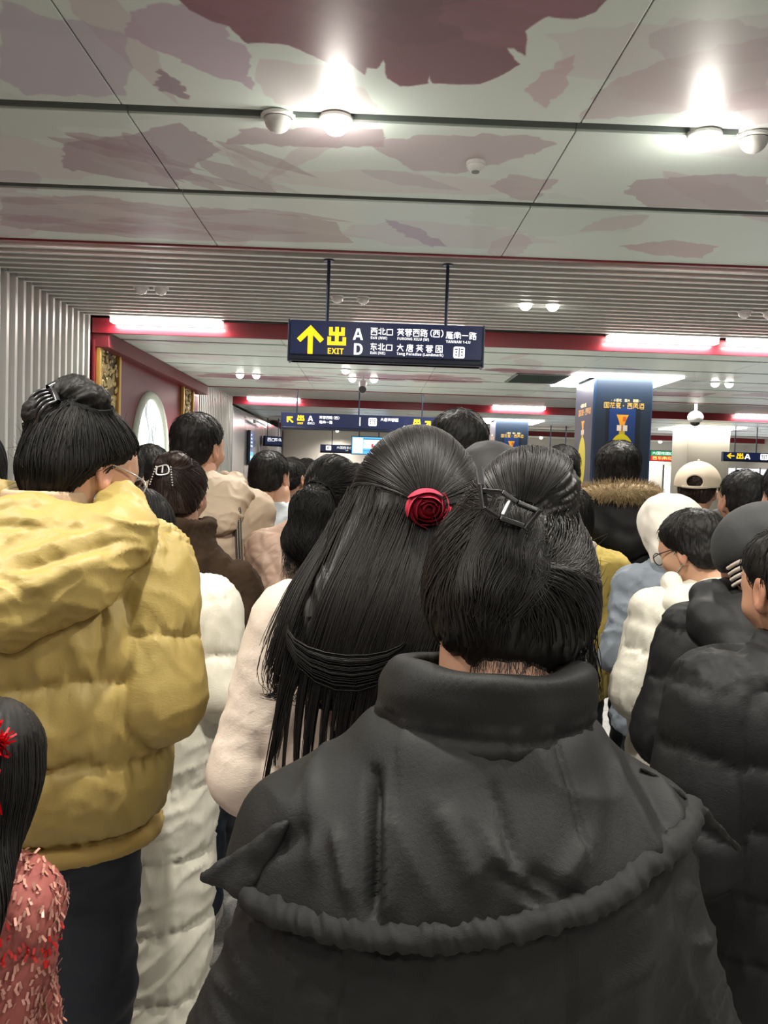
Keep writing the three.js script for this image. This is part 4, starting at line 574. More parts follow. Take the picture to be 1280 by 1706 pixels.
const HOOD_PATH = [[0.06, 1.425, -0.07], [0.135, 1.41, 0.0], [0.155, 1.37, 0.09], [0.1, 1.31, 0.155], [0, 1.275, 0.175]];
function hoodField(path = HOOD_PATH, r = [0.03, 0.04, 0.05, 0.055, 0.055], k = 0.05, fill) {
  const list = []; for (const s of [-1, 1]) for (let i = 0; i + 1 < path.length; i++) list.push([cap(s * path[i][0], path[i][1], path[i][2], s * path[i + 1][0], path[i + 1][1], path[i + 1][2], r[i], r[i + 1]), k]);
  list.push([fill ?? ell(0, 1.355, 0.1, 0.15, 0.105, 0.07, -0.4, 'x'), k]); return union(list);
}
function backOf(f, x, y, level = 0, z = 0.5) { for (let k = 0; k < 80; k++) { const d = f(x, y, z) - level; if (d < 0.0004) break; z -= Math.max(0.0006, d * 0.6); } return z; }

// ---------------------------------------------------------------- hair (head axes: middle of the skull at the origin, face towards -z)
function skullShell(th = 0.016, top = 0.02, { nape = -0.085, ears = 0.004, front = 0.0, rise = 0.3, taper = 0, arch = 0 } = {}) {       // hair cap over the skull, open at the face and the neck
  const skull = union([[ell(0, 0.015, 0.012, 0.076, 0.09, 0.097), 0], [ell(0, -0.045, 0.03, 0.066, 0.06, 0.062), 0.04], [cap(0, -0.05, 0.03, 0, -0.13, 0.036, 0.05, 0.05), 0.04]]);
  const lineAt = (y) => y > -0.03 ? lerp(ears, -0.094 - front, Math.pow(clamp((y + 0.03) / 0.11), 0.75)) : ears + (-0.03 - y) * 0.45;
  const napeAt = (x, z) => nape + rise * Math.max(0, 0.075 - z) + arch * Math.max(0, 1 - (x / 0.075) ** 2);
  const shell = (x, y, z) => {
    const t = lerp(th, top, smooth(0.0, 0.09, y)) * (taper ? (0.3 + 0.7 * smooth(0, 0.045, z - lineAt(y) + Math.max(0, y) * 0.8)) : 1) * (taper ? 0.12 + 0.88 * smooth(-0.01, taper, y - napeAt(x, z)) : 1), d = skull(x, y, z) - t;
    return smax(smax(d, (lineAt(y) - z) * 0.8, 0.015), napeAt(x, z) - y, 0.015);
  };
  shell.bare = (q) => lineAt(q[1]) - q[2] > -0.006 || napeAt(q[0], q[2]) - q[1] > -0.006;          // true where no hair grows
  return shell;
}
const strandNoise = (a, b, c, F, amp) => amp * (0.6 * noise(a * F, b * F, c) + 0.4 * noise(a * F * 2.3, b * F * 2.3, c * 1.7));
const hairCache = new Map();
function shortHair(kind, seed) {
  const key = kind + seed; if (hairCache.has(key)) return hairCache.get(key);
  const o = { man: [0.009, 0.024, { nape: -0.078, rise: 0.55, ears: 0.02, taper: 0.07 }], crop: [0.009, 0.018, { nape: -0.072, rise: 0.55, ears: 0.02, taper: 0.06 }], thick: [0.016, 0.028, { nape: -0.088, ears: 0.012, rise: 0.45, taper: 0.05 }], bob: [0.026, 0.028, { nape: -0.12, ears: -0.02 }] }[kind], f = skullShell(...o);
  const g = meshField(f, [-0.16, -0.18, -0.17], [0.16, 0.18, 0.18], 0.0048), r = rng(seed);
  const crown = V(0.01, 0.09, 0.06).normalize();
  displace(g, (x, y, z) => { const l = Math.hypot(x, y, z), a = Math.atan2(x, z); return strandNoise(Math.cos(a), Math.sin(a), y * 12 + seed, kind === 'bob' ? 11 : 10, 0.0018) + 0.0016 * noise(x * 70, y * 40, z * 70 + seed) + 0.003 * noise(x * 10, y * 10, z * 10 + seed); });
  const S = new Strands(), n = kind === 'bob' ? 1000 : 1500;
  for (let k = 0; k < n; k++) {
    const a = r() * 6.283, e = kind === 'bob' ? 0.2 + r() * 1.2 : -0.55 + r() * 2.0, p = [Math.cos(a) * Math.cos(e) * 0.11, 0.01 + Math.sin(e) * 0.11, Math.sin(a) * Math.cos(e) * 0.11]; if (p[2] < -0.03 && p[1] < 0.06) continue;
    const dir = (q) => { const t = [q[0] - crown.x * 0.11, q[1] - crown.y * 0.11, q[2] - crown.z * 0.11]; return [t[0] + 0.3 * noise(q[0] * 20, q[1] * 20, seed) * 0.1, t[1] - 0.05, t[2]]; };
    const c = comb(f, p, dir, 0.007, kind === 'bob' ? 22 : 4 + (r() * 5 | 0), 0.001 + r() * 0.002, 0.03, r); if (c.length < 3) continue;
    if (kind !== 'bob') { const m = c.length - 1; for (let i = 1; i <= m; i++) { const g3 = gradient(f, ...c[i]), l = 0.008 * (i / m) ** 2 * r(); c[i] = [c[i][0] + g3[0] * l, c[i][1] + g3[1] * l, c[i][2] + g3[2] * l]; } }
    if (c.every((q) => f(...q) < 0.006) && (kind === 'bob' || !c.some(f.bare))) S.add(c, 0.0009, 0.0004);
  }
  const out = mergeGeometries([plain(g), plain(S.geometry())]); hairCache.set(key, out); return out;
}
// hair gathered towards a point C on the head, with a knot built of the shapes in `knot`
function gatheredHair({ shell = skullShell(0.02, 0.022, { nape: -0.088 }), knot = [], C = [0, 0.06, 0.11], n = 900, seed = 1, F = 10, amp = 0.003, h = 0.0042, radius = 0.0009, wild = 0.05, loose = 20, lo = [-0.17, -0.2, -0.17], hi = [0.17, 0.24, 0.22], tail, flow }) {
  const kn = knot.length ? union(knot) : () => 9, f = (x, y, z) => smin(shell(x, y, z), kn(x, y, z), 0.018), axis = V(...C).normalize(), u = V(1, 0, 0).addScaledVector(axis, -axis.x).normalize(), v = axis.clone().cross(u), r = rng(seed);
  const g = meshField(f, lo, hi, h);
  displace(g, (x, y, z) => {
    const p = V(x, y, z), k = kn(x, y, z) < shell(x, y, z) ? 1 : 0, a = Math.atan2(p.dot(v), p.dot(u)), pol = p.angleTo(axis);
    if (k) return strandNoise(Math.atan2(y - C[1], x - C[0]) * 0.4 + z * 4, z * 9 + x * 5, seed, F * 0.9, amp * 1.2);
    return strandNoise(Math.cos(a), Math.sin(a), pol * 1.4 + seed, F, amp) + 0.003 * noise(x * 9, y * 9, z * 9 + seed);
  });
  const S = new Strands();
  for (let k = 0; k < n; k++) {
    const a = r() * 6.283, e = -0.75 + r() * 2.0, p = [Math.cos(a) * Math.cos(e) * 0.115, 0.005 + Math.sin(e) * 0.115, Math.sin(a) * Math.cos(e) * 0.115]; if (shell(...p) > 0.035) continue;
    const swirl = 0.25 * noise(p[0] * 14, p[1] * 14, p[2] * 14 + seed);
    const c = comb(f, p, flow ? (q) => flow(q, swirl) : (q) => { const d = [C[0] - q[0], C[1] - q[1], C[2] - q[2]], l = Math.hypot(...d); return l < 0.02 ? null : [d[0] / l + swirl * d[1] / l, d[1] / l - swirl * d[0] / l, d[2] / l]; }, 0.008, 10 + (r() * 14 | 0), 0.0015 + r() * 0.0045, wild, r); if (shell.bare && c.some(shell.bare)) continue;
    S.add(c, radius * (0.6 + r() * 0.8));
  }
  for (let k = 0; k < loose; k++) { const a = r() * 6.283, b = -0.06 + r() * 0.16; const p0 = [Math.cos(a) * 0.1, b, Math.abs(Math.sin(a)) * 0.1], gr = gradient(f, ...p0), q = []; const dx = (r() - 0.5) * 0.05, dy = -0.01 + r() * 0.05; for (let i = 0; i < 9; i++) { const t = i / 8; q.push([p0[0] - gr[0] * gr[3] + gr[0] * 0.016 * t + dx * t * t, p0[1] - gr[1] * gr[3] + gr[1] * 0.02 * t + dy * t * t, p0[2] - gr[2] * gr[3] + gr[2] * 0.02 * t]); } S.add(q, 0.00045); }
  if (tail) tail(S, f, r);
  return { geometry: mergeGeometries([plain(g), plain(S.geometry())]), f };
}
// hair that hangs: rows of locks leave the scalp and fall along `fall`(angle, t) in head axes
function hangingHair({ shell, drop, n = 1500, seed = 3, radius = 0.0011, bounds, h = 0.005, F = 12, amp = 0.003, lockFn }) {
  const f = (x, y, z) => smin(shell(x, y, z), drop(x, y, z), 0.03), r = rng(seed), g = meshField(f, bounds[0], bounds[1], h);
  displace(g, (x, y, z) => { const a = Math.atan2(x, z + 0.03); return strandNoise(Math.cos(a), Math.sin(a), y * 3 + seed, F, amp) + (lockFn ? lockFn(x, y, z) : 0); });
  const S = new Strands();
  return { f, S, r, finish: () => mergeGeometries([plain(g), plain(S.geometry())]) };
}

// ---------------------------------------------------------------- a person
function person({ at, turn = 0, H = 1.65, pose = 'bent', head = {}, label, skin = 0, hair, hairMaterial = HAIR.black, coat, coatMaterial, coatName = 'jacket', trousers = 'plain', trouserMaterial = FAB.denim, shoeMaterial = FAB.shoeBlack, group, arms }) {
  const s = H / 1.65, root = thing('person', label, 'person', [at[0], 0, at[1]], turn, group); root.scale.setScalar(s);
  const HM = headMatrix(head);
  mesh('body', mergeGeometries([bodyGeometry(pose, arms), (at[1] > -2.4 ? headGeometry : farHeadGeometry).clone().applyMatrix4(HM)]), skinMaterials[skin], root);
  if (hair) { const o = mesh('hair', hair, hairMaterial, root); o.applyMatrix4(HM); }
  if (coat) mesh(coatName, coat, coatMaterial, root);
  if (trousers) mesh('trousers', trouserGeometry(trousers), trouserMaterial, root);
  for (const q of [-1, 1]) { const o = mesh('shoe', shoeGeometry, shoeMaterial, root); o.position.set(q * 0.1, 0, q * 0.02); o.rotation.y = -q * 0.12; }
  root.userData.headMatrix = undefined; delete root.userData.headMatrix;
  return { root, HM };
}
function wear(P, name, geometry, material, label) { const o = mesh(name, geometry, material, P.root); o.applyMatrix4(P.HM); if (label) o.userData.label = label; return o; }

// ================================================================ the crowd
// ---- woman in the black padded jacket, closest to the lens
{
  const rows = [[0.72, 0.25, 0.18, 0.0], [0.95, 0.25, 0.18, 0.015], [1.1, 0.25, 0.175, 0.02], [1.19, 0.21, 0.165, 0.025], [1.27, 0.16, 0.14, 0.022], [1.36, 0.112, 0.1, 0.015]];
  const arms = { s: [0.165, 1.19, 0.01], e: [0.255, 0.96, 0.05], w: [0.13, 0.99, -0.19], drop: 0.075 };
  const C = coatField({ rows, arms, sleeve: [0.085, 0.08, 0.06], shoulder: [0.07, 1.315, 0.185, 1.195, 0.05, 0.055], soft: 0.06 });
  const P = person({ at: [0.13, -0.925], H: 1.518, arms, head: { bow: 0.36, turn: -0.1, roll: -0.03, shift: [0.034, -0.016, 0] }, label: 'woman in black padded jacket with hair pinned up in black claw clip', hairMaterial: HAIR.soft,
    coat: coatGeometry(C, { h: 0.0065, style: 'soft', wrinkle: 0.006, seam: 0.004, creases: [[-0.16, 1.19, -0.16, 0.9, 0.004, -0.005], [0.075, 1.2, 0.1, 0.9, 0.004, -0.005], [-0.02, 1.08, 0.03, 1.13, 0.014, 0.007], [0.0, 1.02, -0.06, 1.1, 0.018, -0.008], [0.15, 1.0, 0.17, 1.2, 0.02, 0.008], [-0.2, 1.05, -0.1, 1.12, 0.018, 0.006], [0.1, 1.1, 0.2, 1.15, 0.014, 0.006]], custom: (x, y, z) => 0.005 * noise(x * 5, y * 4, z * 5 + 2) }), coatMaterial: FAB.blackNylon });
  // stand collar
  const col0 = ringCollar(1.338, 1.43, 0.124, 0.108, 0.108, 0.1, 0.012, 0.014), col = (x, y, z) => col0(x - 0.1 * clamp((y - 1.338) / 0.09) * 0.14, y, z);
  mesh('collar', wrapUv(displace(meshField((x, y, z) => col(x, y + 0.06 * clamp(-(z) / 0.1, 0, 1) * 0.4, z), [-0.17, 1.3, -0.17], [0.17, 1.5, 0.18], 0.0045), (x, y, z) => 0.005 * noise(x * 9, y * 14, z * 9) + 0.004 * smooth(1.37, 1.4, y) + (y < 1.375 ? 0.004 * noise(x * 30, 1, z * 30) : 0) - 0.004 * Math.exp(-(((y - 1.362) / 0.006) ** 2)))), FAB.blackNylon, P.root);
  // hood laid flat over the back: a second layer above the rope-like edge
  const rope = (x) => 1.19 + 0.12 * (x + 0.06) * (x + 0.06) * 2.2 + 0.14 * x, flapX = 0.285;
  const hood = (x, y, z) => smax(smax(C.f(x, y, z) - 0.016 - 0.012 * smooth(1.33, 1.24, y), rope(x) - y, 0.02), smax(-0.005 - z, y - 1.372, 0.01), 0.02);
  const folds = [[-0.128, 1.315, -0.126, 1.2, 0.007, -0.022], [0.0, 1.32, 0.02, 1.25, 0.006, -0.006], [-0.06, 1.3, -0.02, 1.24, 0.013, 0.007], [0.05, 1.22, 0.0, 1.25, 0.007, -0.009], [-0.17, 1.26, -0.15, 1.21, 0.008, 0.008], [-0.105, 1.34, -0.108, 1.19, 0.0035, -0.004], [0.075, 1.36, 0.1, 1.26, 0.0035, -0.004], [-0.112, 1.29, -0.112, 1.2, 0.011, 0.008], [-0.2, 1.3, -0.19, 1.22, 0.01, 0.006], [-0.24, 1.23, -0.2, 1.255, 0.012, -0.01], [0.03, 1.25, 0.09, 1.22, 0.01, -0.008], [-0.01, 1.27, 0.03, 1.24, 0.012, 0.007], [0.1, 1.27, 0.06, 1.235, 0.012, 0.006], [0.15, 1.33, 0.19, 1.24, 0.009, 0.006], [0.18, 1.33, 0.21, 1.26, 0.008, -0.006], [0.215, 1.31, 0.235, 1.26, 0.009, 0.007]];
  mesh('hood', wrapUv(displace(meshField(hood, [-0.36, 1.1, -0.05], [0.36, 1.42, 0.3], 0.0055), (x, y, z, nx, ny, nz) => (nz > 0 ? segmentCrease(folds, x, y) * smooth(0, 0.3, nz) : 0) + 0.005 * (ridge(noise(x * 7 + y * 2, y * 3, z * 3)) - 0.4) + 0.0012 * noise(x * 22 - y * 7, y * 8, z * 9))), FAB.blackNylon, P.root);
  const pts = []; for (let k = 0; k <= 34; k++) { const x = lerp(-0.265, 0.262, k / 34), y = rope(x) + 0.006; pts.push(V(x, y, backOf(C.f, x, y, 0.022))); }
  const edge = tube(pts, 0.0155, 150, 12); displace(edge, (x, y, z) => 0.0035 * noise(x * 75 + y * 30, y * 20, z * 20) + 0.002 * noise(x * 30, y * 30, z * 20)); mesh('hood_edge', edge, FAB.blackNylon, P.root);
  const triangle = (a, b, c, r) => { const A = V(...a), ab = V(...b).sub(A), ac = V(...c).sub(A), n = ab.clone().cross(ac).normalize(), e1 = ab.clone().normalize(), e2 = n.clone().cross(e1), P2 = [[0, 0], [ab.dot(e1), ab.dot(e2)], [ac.dot(e1), ac.dot(e2)]]; return (x, y, z) => { const p = V(x, y, z).sub(A), u = p.dot(e1), v = p.dot(e2), w = p.dot(n); let inside = true, d = 1e9; for (let k = 0; k < 3; k++) { const [x0, y0] = P2[k], [x1, y1] = P2[(k + 1) % 3], dx = x1 - x0, dy = y1 - y0, t = clamp(((u - x0) * dx + (v - y0) * dy) / (dx * dx + dy * dy)); d = Math.min(d, Math.hypot(u - x0 - dx * t, v - y0 - dy * t)); if (dx * (v - y0) - dy * (u - x0) < 0) inside = false; } return Math.hypot(inside ? 0 : d, w) - r; }; };
  for (const s of [-1, 1]) {                                                // pointed flaps at both ends of the hood edge
    const e = pts[s < 0 ? 0 : 34], tip = s < 0 ? [-0.318, 1.182, e.z - 0.02] : [0.332, 1.2, e.z - 0.02], tx = s < 0 ? -0.225 : 0.2, ty = s < 0 ? 1.255 : 1.305, top = [tx, ty, backOf(hood, tx, ty, 0.0)], low = [e.x + s * 0.004, e.y + 0.004, e.z + 0.006];
    const f = triangle(top, low, tip, 0.0055);
    mesh('hood_flap', wrapUv(displace(meshField(f, [e.x - 0.12, e.y - 0.08, e.z - 0.16], [e.x + 0.12, e.y + 0.18, e.z + 0.08], 0.0045), (x, y, z) => 0.003 * noise(x * 30, y * 20, z * 30))), FAB.blackNylon, P.root);
  }
  const hs = skullShell(0.03, 0.026, { nape: -0.145, arch: 0.035, ears: 0.0, rise: 0.1, taper: 0.075 }), C0 = [-0.004, 0.062, 0.118];
  const H = gatheredHair({ shell: hs, C: C0, seed: 5, n: 4600, F: 9, amp: 0.0042, h: 0.0034, radius: 0.00085, wild: 0.16, loose: 40, flow: (q, w) => { const T = q[0] > 0.03 ? [-0.03, -0.01 + 0.05 * w, 0.14] : q[0] < -0.03 ? [-0.012, 0.07, 0.12] : [0.0, 0.07, 0.125], d = [T[0] - q[0], T[1] - q[1], T[2] - q[2]], l = Math.hypot(...d); if (l < 0.02) return null; const k = q[0] > 0.03 ? 0.55 * (q[1] > 0 ? -1 : 1) * Math.min(1, l / 0.1) + w : 2 * w; return [d[0] / l + k * d[1] / l, d[1] / l - k * d[0] / l, d[2] / l]; }, knot: [[ell(0.018, 0.108, 0.085, 0.058, 0.05, 0.05), 0], [ell(-0.03, 0.088, 0.085, 0.03, 0.03, 0.035), 0.02], [cap(-0.03, -0.035, 0.1, -0.008, 0.045, 0.112, 0.036, 0.03), 0.02]],
    tail: (S, f, r) => {
      for (let k = 0; k < 1300; k++) { const a = (r() - 0.5) * 2.6, p = [C0[0] + 0.02 * Math.sin(a), C0[1] + 0.012, C0[2] + 0.006]; S.add(comb(f, p, (q, t) => [Math.sin(a) * (0.7 - t), 1 - t * 0.9 + 0.2 * noise(q[0] * 20, q[1] * 20, 3), -0.6 * t - 0.1], 0.006, 14 + (r() * 12 | 0), 0.002 + r() * 0.005, 0.12, r), 0.00085); }
      for (let k = 0; k < 700; k++) { const p = [-0.03 + (r() - 0.5) * 0.07, -0.06 + r() * 0.06, 0.12]; S.add(comb(f, p, (q) => [0.25 + 0.6 * noise(q[0] * 18, q[1] * 18, 8), 1, 0.1], 0.006, 16, 0.002 + r() * 0.005, 0.2, r), 0.0008); }
      for (let k = 0; k < 90; k++) { const x = 0.06 + r() * 0.04, q = []; for (let i = 0; i < 12; i++) { const t = i / 11; q.push([x + 0.012 * t + 0.004 * Math.sin(t * 5 + k), -0.05 - 0.085 * t, 0.055 - 0.02 * t + r() * 0.002 + 0.01 * (k % 5) / 5]); } S.add(q, 0.0006); }
      for (let k = 0; k < 90; k++) { const a = (r() - 0.5) * 1.9, x = Math.sin(a) * 0.056, z = 0.036 + Math.cos(a) * 0.056, q = []; const L = 0.01 + 0.03 * r(), dx = (r() - 0.5) * 0.02; for (let i = 0; i < 8; i++) { const t = i / 7; q.push([x + dx * t * t, -0.105 - L * t, z + 0.001]); } S.add(q, 0.0004); }
    } });
  mesh('hair', H.geometry, HAIR.soft, P.root).applyMatrix4(P.HM);
  // claw clip: two end plates, two bent rails and a metal spring pin
  const clip = new THREE.Group(), cm = phys([0.012, 0.012, 0.013], 0.22, { clearcoat: 0.6, clearcoatRoughness: 0.15 }), bar = (a, b, w, d) => { const A = V(...a), B = V(...b), g = new RoundedBoxGeometry(w, A.distanceTo(B), d, 2, Math.min(w, d) * 0.3), q = new THREE.Quaternion().setFromUnitVectors(V(0, 1, 0), B.clone().sub(A).normalize()); return g.applyQuaternion(q).translate(...A.add(B).multiplyScalar(0.5)); };
  const base = mesh('hair_clip', join([bar([-0.04, 0.02, 0.0], [-0.026, -0.012, 0.004], 0.006, 0.014), bar([0.038, 0.008, 0.002], [0.026, -0.022, 0.004], 0.006, 0.014), bar([-0.036, 0.012, 0.003], [-0.012, 0.016, 0.007], 0.006, 0.009), bar([-0.012, 0.016, 0.007], [0.01, 0.008, 0.008], 0.006, 0.009), bar([0.01, 0.008, 0.008], [0.036, 0.006, 0.004], 0.006, 0.009), bar([-0.028, -0.01, 0.005], [-0.006, -0.017, 0.009], 0.007, 0.009), bar([-0.006, -0.017, 0.009], [0.026, -0.018, 0.006], 0.007, 0.009), bar([0.026, -0.02, 0.002], [0.02, -0.058, -0.004], 0.013, 0.007), bar([-0.036, 0.012, 0.0], [-0.05, 0.045, -0.02], 0.01, 0.006)]), cm, P.root);
  base.userData.label = 'black plastic claw clip';
  const pin = mesh('spring_pin', bar([0.001, 0.012, 0.006], [-0.003, -0.013, 0.008], 0.0055, 0.0055), M.steel, base); base.scale.setScalar(0.92);
  base.position.set(-0.016, 0.06, 0.152); base.rotation.set(0.12, 0, -0.22); base.updateMatrix(); base.applyMatrix4(P.HM);
}
// ---- woman with long hair and a rose hair tie
{
  const arms = { s: [0.18, 1.31, 0.01], e: [0.245, 1.05, 0.05], w: [0.13, 1.04, -0.19] };
  const rows = [[0.66, 0.24, 0.17, 0.0], [0.9, 0.235, 0.165, 0.01], [1.1, 0.22, 0.155, 0.015], [1.22, 0.2, 0.15, 0.015], [1.3, 0.17, 0.13, 0.015], [1.37, 0.105, 0.09, 0.015]];
  const C = coatField({ rows, arms, sleeve: [0.075, 0.078, 0.058], shoulder: [0.06, 1.35, 0.175, 1.29, 0.05, 0.062] });
  const P = person({ at: [0.05, -1.41], H: 1.585, arms, head: { bow: 0.06, turn: -0.12, shift: [0.03, 0.0, 0] }, label: 'woman with very long black hair tied with a red cloth rose, cream jacket', hairMaterial: HAIR.soft, coat: coatGeometry(C, { h: 0.0095, style: 'soft', wrinkle: 0.0035, creases: [[-0.16, 1.22, -0.2, 1.1, 0.012, 0.006], [-0.22, 1.12, -0.23, 0.95, 0.01, -0.006]] }), coatMaterial: FAB.cream, trouserMaterial: FAB.blackCloth });
  const hd = hoodField([[0.06, 1.41, -0.08], [0.125, 1.39, 0.0], [0.16, 1.33, 0.08], [0.12, 1.25, 0.14], [0, 1.2, 0.155]], [0.022, 0.026, 0.03, 0.034, 0.034], 0.04);
  mesh('hood', wrapUv(displace(meshField(hd, [-0.26, 1.1, -0.14], [0.26, 1.48, 0.24], 0.0065), (x, y, z) => 0.004 * noise(x * 14, y * 14, z * 14))), FAB.cream, P.root);
  const tab = mesh('zip_tab', wrapUv(meshField(union([[cap(-0.15, 1.3, 0.1, -0.195, 1.335, 0.085, 0.012, 0.006), 0], [cap(-0.15, 1.3, 0.1, -0.215, 1.24, 0.07, 0.012, 0.012), 0.02]]), [-0.25, 1.2, 0.03], [-0.1, 1.37, 0.14], 0.004)), FAB.cream, P.root);
  const sh = skullShell(0.026, 0.026, { nape: -0.13, ears: -0.015 });
  const rows2 = [[-0.35, 0.06, 0.006, 0.2, -0.1], [-0.27, 0.105, 0.016, 0.197, -0.09], [-0.17, 0.116, 0.034, 0.17, -0.066], [-0.07, 0.114, 0.06, 0.105, -0.03], [0.02, 0.106, 0.085, 0.05, 0], [0.07, 0.09, 0.08, 0.03, 0]], dropF = rings(rows2, 2.2, false);
  const K = hangingHair({ shell: sh, drop: dropF, bounds: [[-0.26, -0.42, -0.17], [0.17, 0.18, 0.26]], h: 0.0045, seed: 9, F: 13, amp: 0.0032, lockFn: (x, y, z) => (y < -0.12 ? 0.004 * noise(x * 55 + y * 14, y * 2, 2) : 0) });
  const R = [0.022, -0.02, 0.145];
  for (let k = 0; k < 3000; k++) {                                            // crown hair combed back to the rose
    const a = K.r() * 6.283, e = -0.1 + K.r() * 1.6, p = [Math.cos(a) * Math.cos(e) * 0.11, 0.01 + Math.sin(e) * 0.11, Math.sin(a) * Math.cos(e) * 0.11]; if (p[2] < -0.06 && p[1] < 0.05) continue;
    const up = p[1] > (p[0] < -0.04 ? 0.03 : 0.005) || K.r() < 0.2, c = comb(K.f, p, (q) => { if (!up) return [-0.1, -1, 0.2]; const d = [R[0] - q[0], R[1] - q[1], R[2] - q[2]], l = Math.hypot(...d); return l < 0.025 ? null : [d[0] / l, d[1] / l + 0.1, d[2] / l]; }, 0.008, up ? 22 : 34, 0.0015 + K.r() * 0.004, 0.04, K.r); K.S.add(c, 0.0008);
  }
  for (let k = 0; k < 2200; k++) {                                            // the fall of hair down the back
    const x = -0.135 + K.r() * 0.235, c = comb(K.f, [x, 0.0 - K.r() * 0.17, x < -0.09 ? 0.06 : 0.18], (q) => [-0.28 + 0.06 * Math.sin(x * 70), -1, 0.05], 0.011, 18 + (K.r() * 14 | 0), 0.002 + K.r() * 0.005, 0.03, K.r); const lim = -0.27 - 0.11 * K.r(); K.S.add(c.filter((q) => q[1] > lim), 0.0009, 0.0005);
  }
  for (let k = 0; k < 1100; k++) { const c = comb(K.f, [-0.15, 0.03 - K.r() * 0.24, -0.02 + K.r() * 0.2], () => [-0.3, -1, 0.32], 0.011, 16 + (K.r() * 16 | 0), 0.002 + K.r() * 0.005, 0.04, K.r); const lim = -0.24 - 0.13 * K.r(); K.S.add(c.filter((q) => q[1] > lim), 0.0009, 0.0004); }
  const locks = 23;
  for (let L = 0; L < locks; L++) {                                           // separate ends with the jacket showing between them
    const x0 = -0.205 + 0.19 * L / (locks - 1) + (K.r() - 0.5) * 0.006, end = -0.4 - 0.09 * K.r() + 0.02 * (L / locks), drift = (K.r() - 0.5) * 0.03 - 0.006, n = 26 + (K.r() * 40 | 0), wid = 0.0025 + K.r() * 0.0055;
    for (let k = 0; k < n; k++) { const o = (K.r() + K.r() - 1) * wid, oz = K.r() * 0.012, q = [], e = end + (K.r() - 0.5) * 0.04; for (let i = 0; i < 14; i++) { const t = i / 13; q.push([x0 + 0.05 * (1 - t) * (1 - t) * 0.6 + o * (1.5 - 0.7 * t) + drift * t * t, lerp(-0.2, e, t), 0.213 + oz - 0.02 * (1 - t) * (1 - t) - 0.004 * t]); } K.S.add(q, 0.0009, 0.0005); }
  }
  for (let k = 0; k < 60; k++) { const q = [], d = -0.03 + K.r() * 0.06, e = K.r() * 0.012; for (let i = 0; i < 18; i++) { const t = i / 17, A = Math.PI * (0.97 + d * 1.2 + 0.95 * t); q.push([-0.088 + 0.1 * Math.cos(A) * (1 + d), -0.215 + (0.07 + d) * Math.sin(A), 0.214 + e]); } K.S.add(q, 0.0011, 0.0009); }
  mesh('hair', K.finish(), HAIR.soft, P.root).applyMatrix4(P.HM);
  const rose = mesh('rose_hair_tie', new THREE.SphereGeometry(0.024, 16, 10).scale(1, 0.9, 0.5).translate(0, 0, -0.012), phys([0.2, 0.006, 0.02], 0.8), P.root); rose.userData.label = 'dark red cloth rose';
  const rm = phys([0.4, 0.012, 0.04], 0.75, { sheen: 0.3, sheenColor: new THREE.Color(0.5, 0.05, 0.1), side: THREE.DoubleSide }), rr = rng(6);
  for (let k = 0; k < 16; k++) {                                              // petals wound around one another: patches of nested bowls
    const ring = k < 3 ? 0 : k < 7 ? 1 : k < 11 ? 2 : 3, R0 = [0.011, 0.019, 0.027, 0.034][ring] + 0.0008 * (k % 3), span = [3.2, 2.5, 2.2, 2.0][ring], a0 = k * 2.4 + rr(), th0 = [0.55, 0.62, 0.72, 0.9][ring], pos = [], idx = [], nu = 14, nv = 8;
    for (let i = 0; i <= nu; i++) for (let j = 0; j <= nv; j++) { const u = i / nu - 0.5, v = j / nv, a = a0 + u * span, th = lerp(1.75, th0 + 0.35 * (2 * u) ** 4, v), rad = R0 * (1 + 0.16 * u) + 0.0035 * Math.max(0, v - 0.75) * 4 * (ring ? 1 : 0.2); pos.push(Math.sin(th) * Math.cos(a) * rad, Math.sin(th) * Math.sin(a) * rad * 0.9, Math.cos(th) * rad * 0.8 - ring * 0.002); }
    for (let i = 0; i < nu; i++) for (let j = 0; j < nv; j++) { const o = i * (nv + 1) + j; idx.push(o, o + nv + 1, o + 1, o + 1, o + nv + 1, o + nv + 2); }
    const g = new THREE.BufferGeometry(); g.setAttribute('position', new THREE.Float32BufferAttribute(pos, 3)); g.setIndex(idx); g.computeVertexNormals(); mesh('petal', g, rm, rose);
  }
  rose.position.set(R[0] + 0.006, R[1] + 0.002, R[2] + 0.022); rose.rotation.set(0.15, 0.2, 0); rose.updateMatrix(); rose.applyMatrix4(P.HM);
}
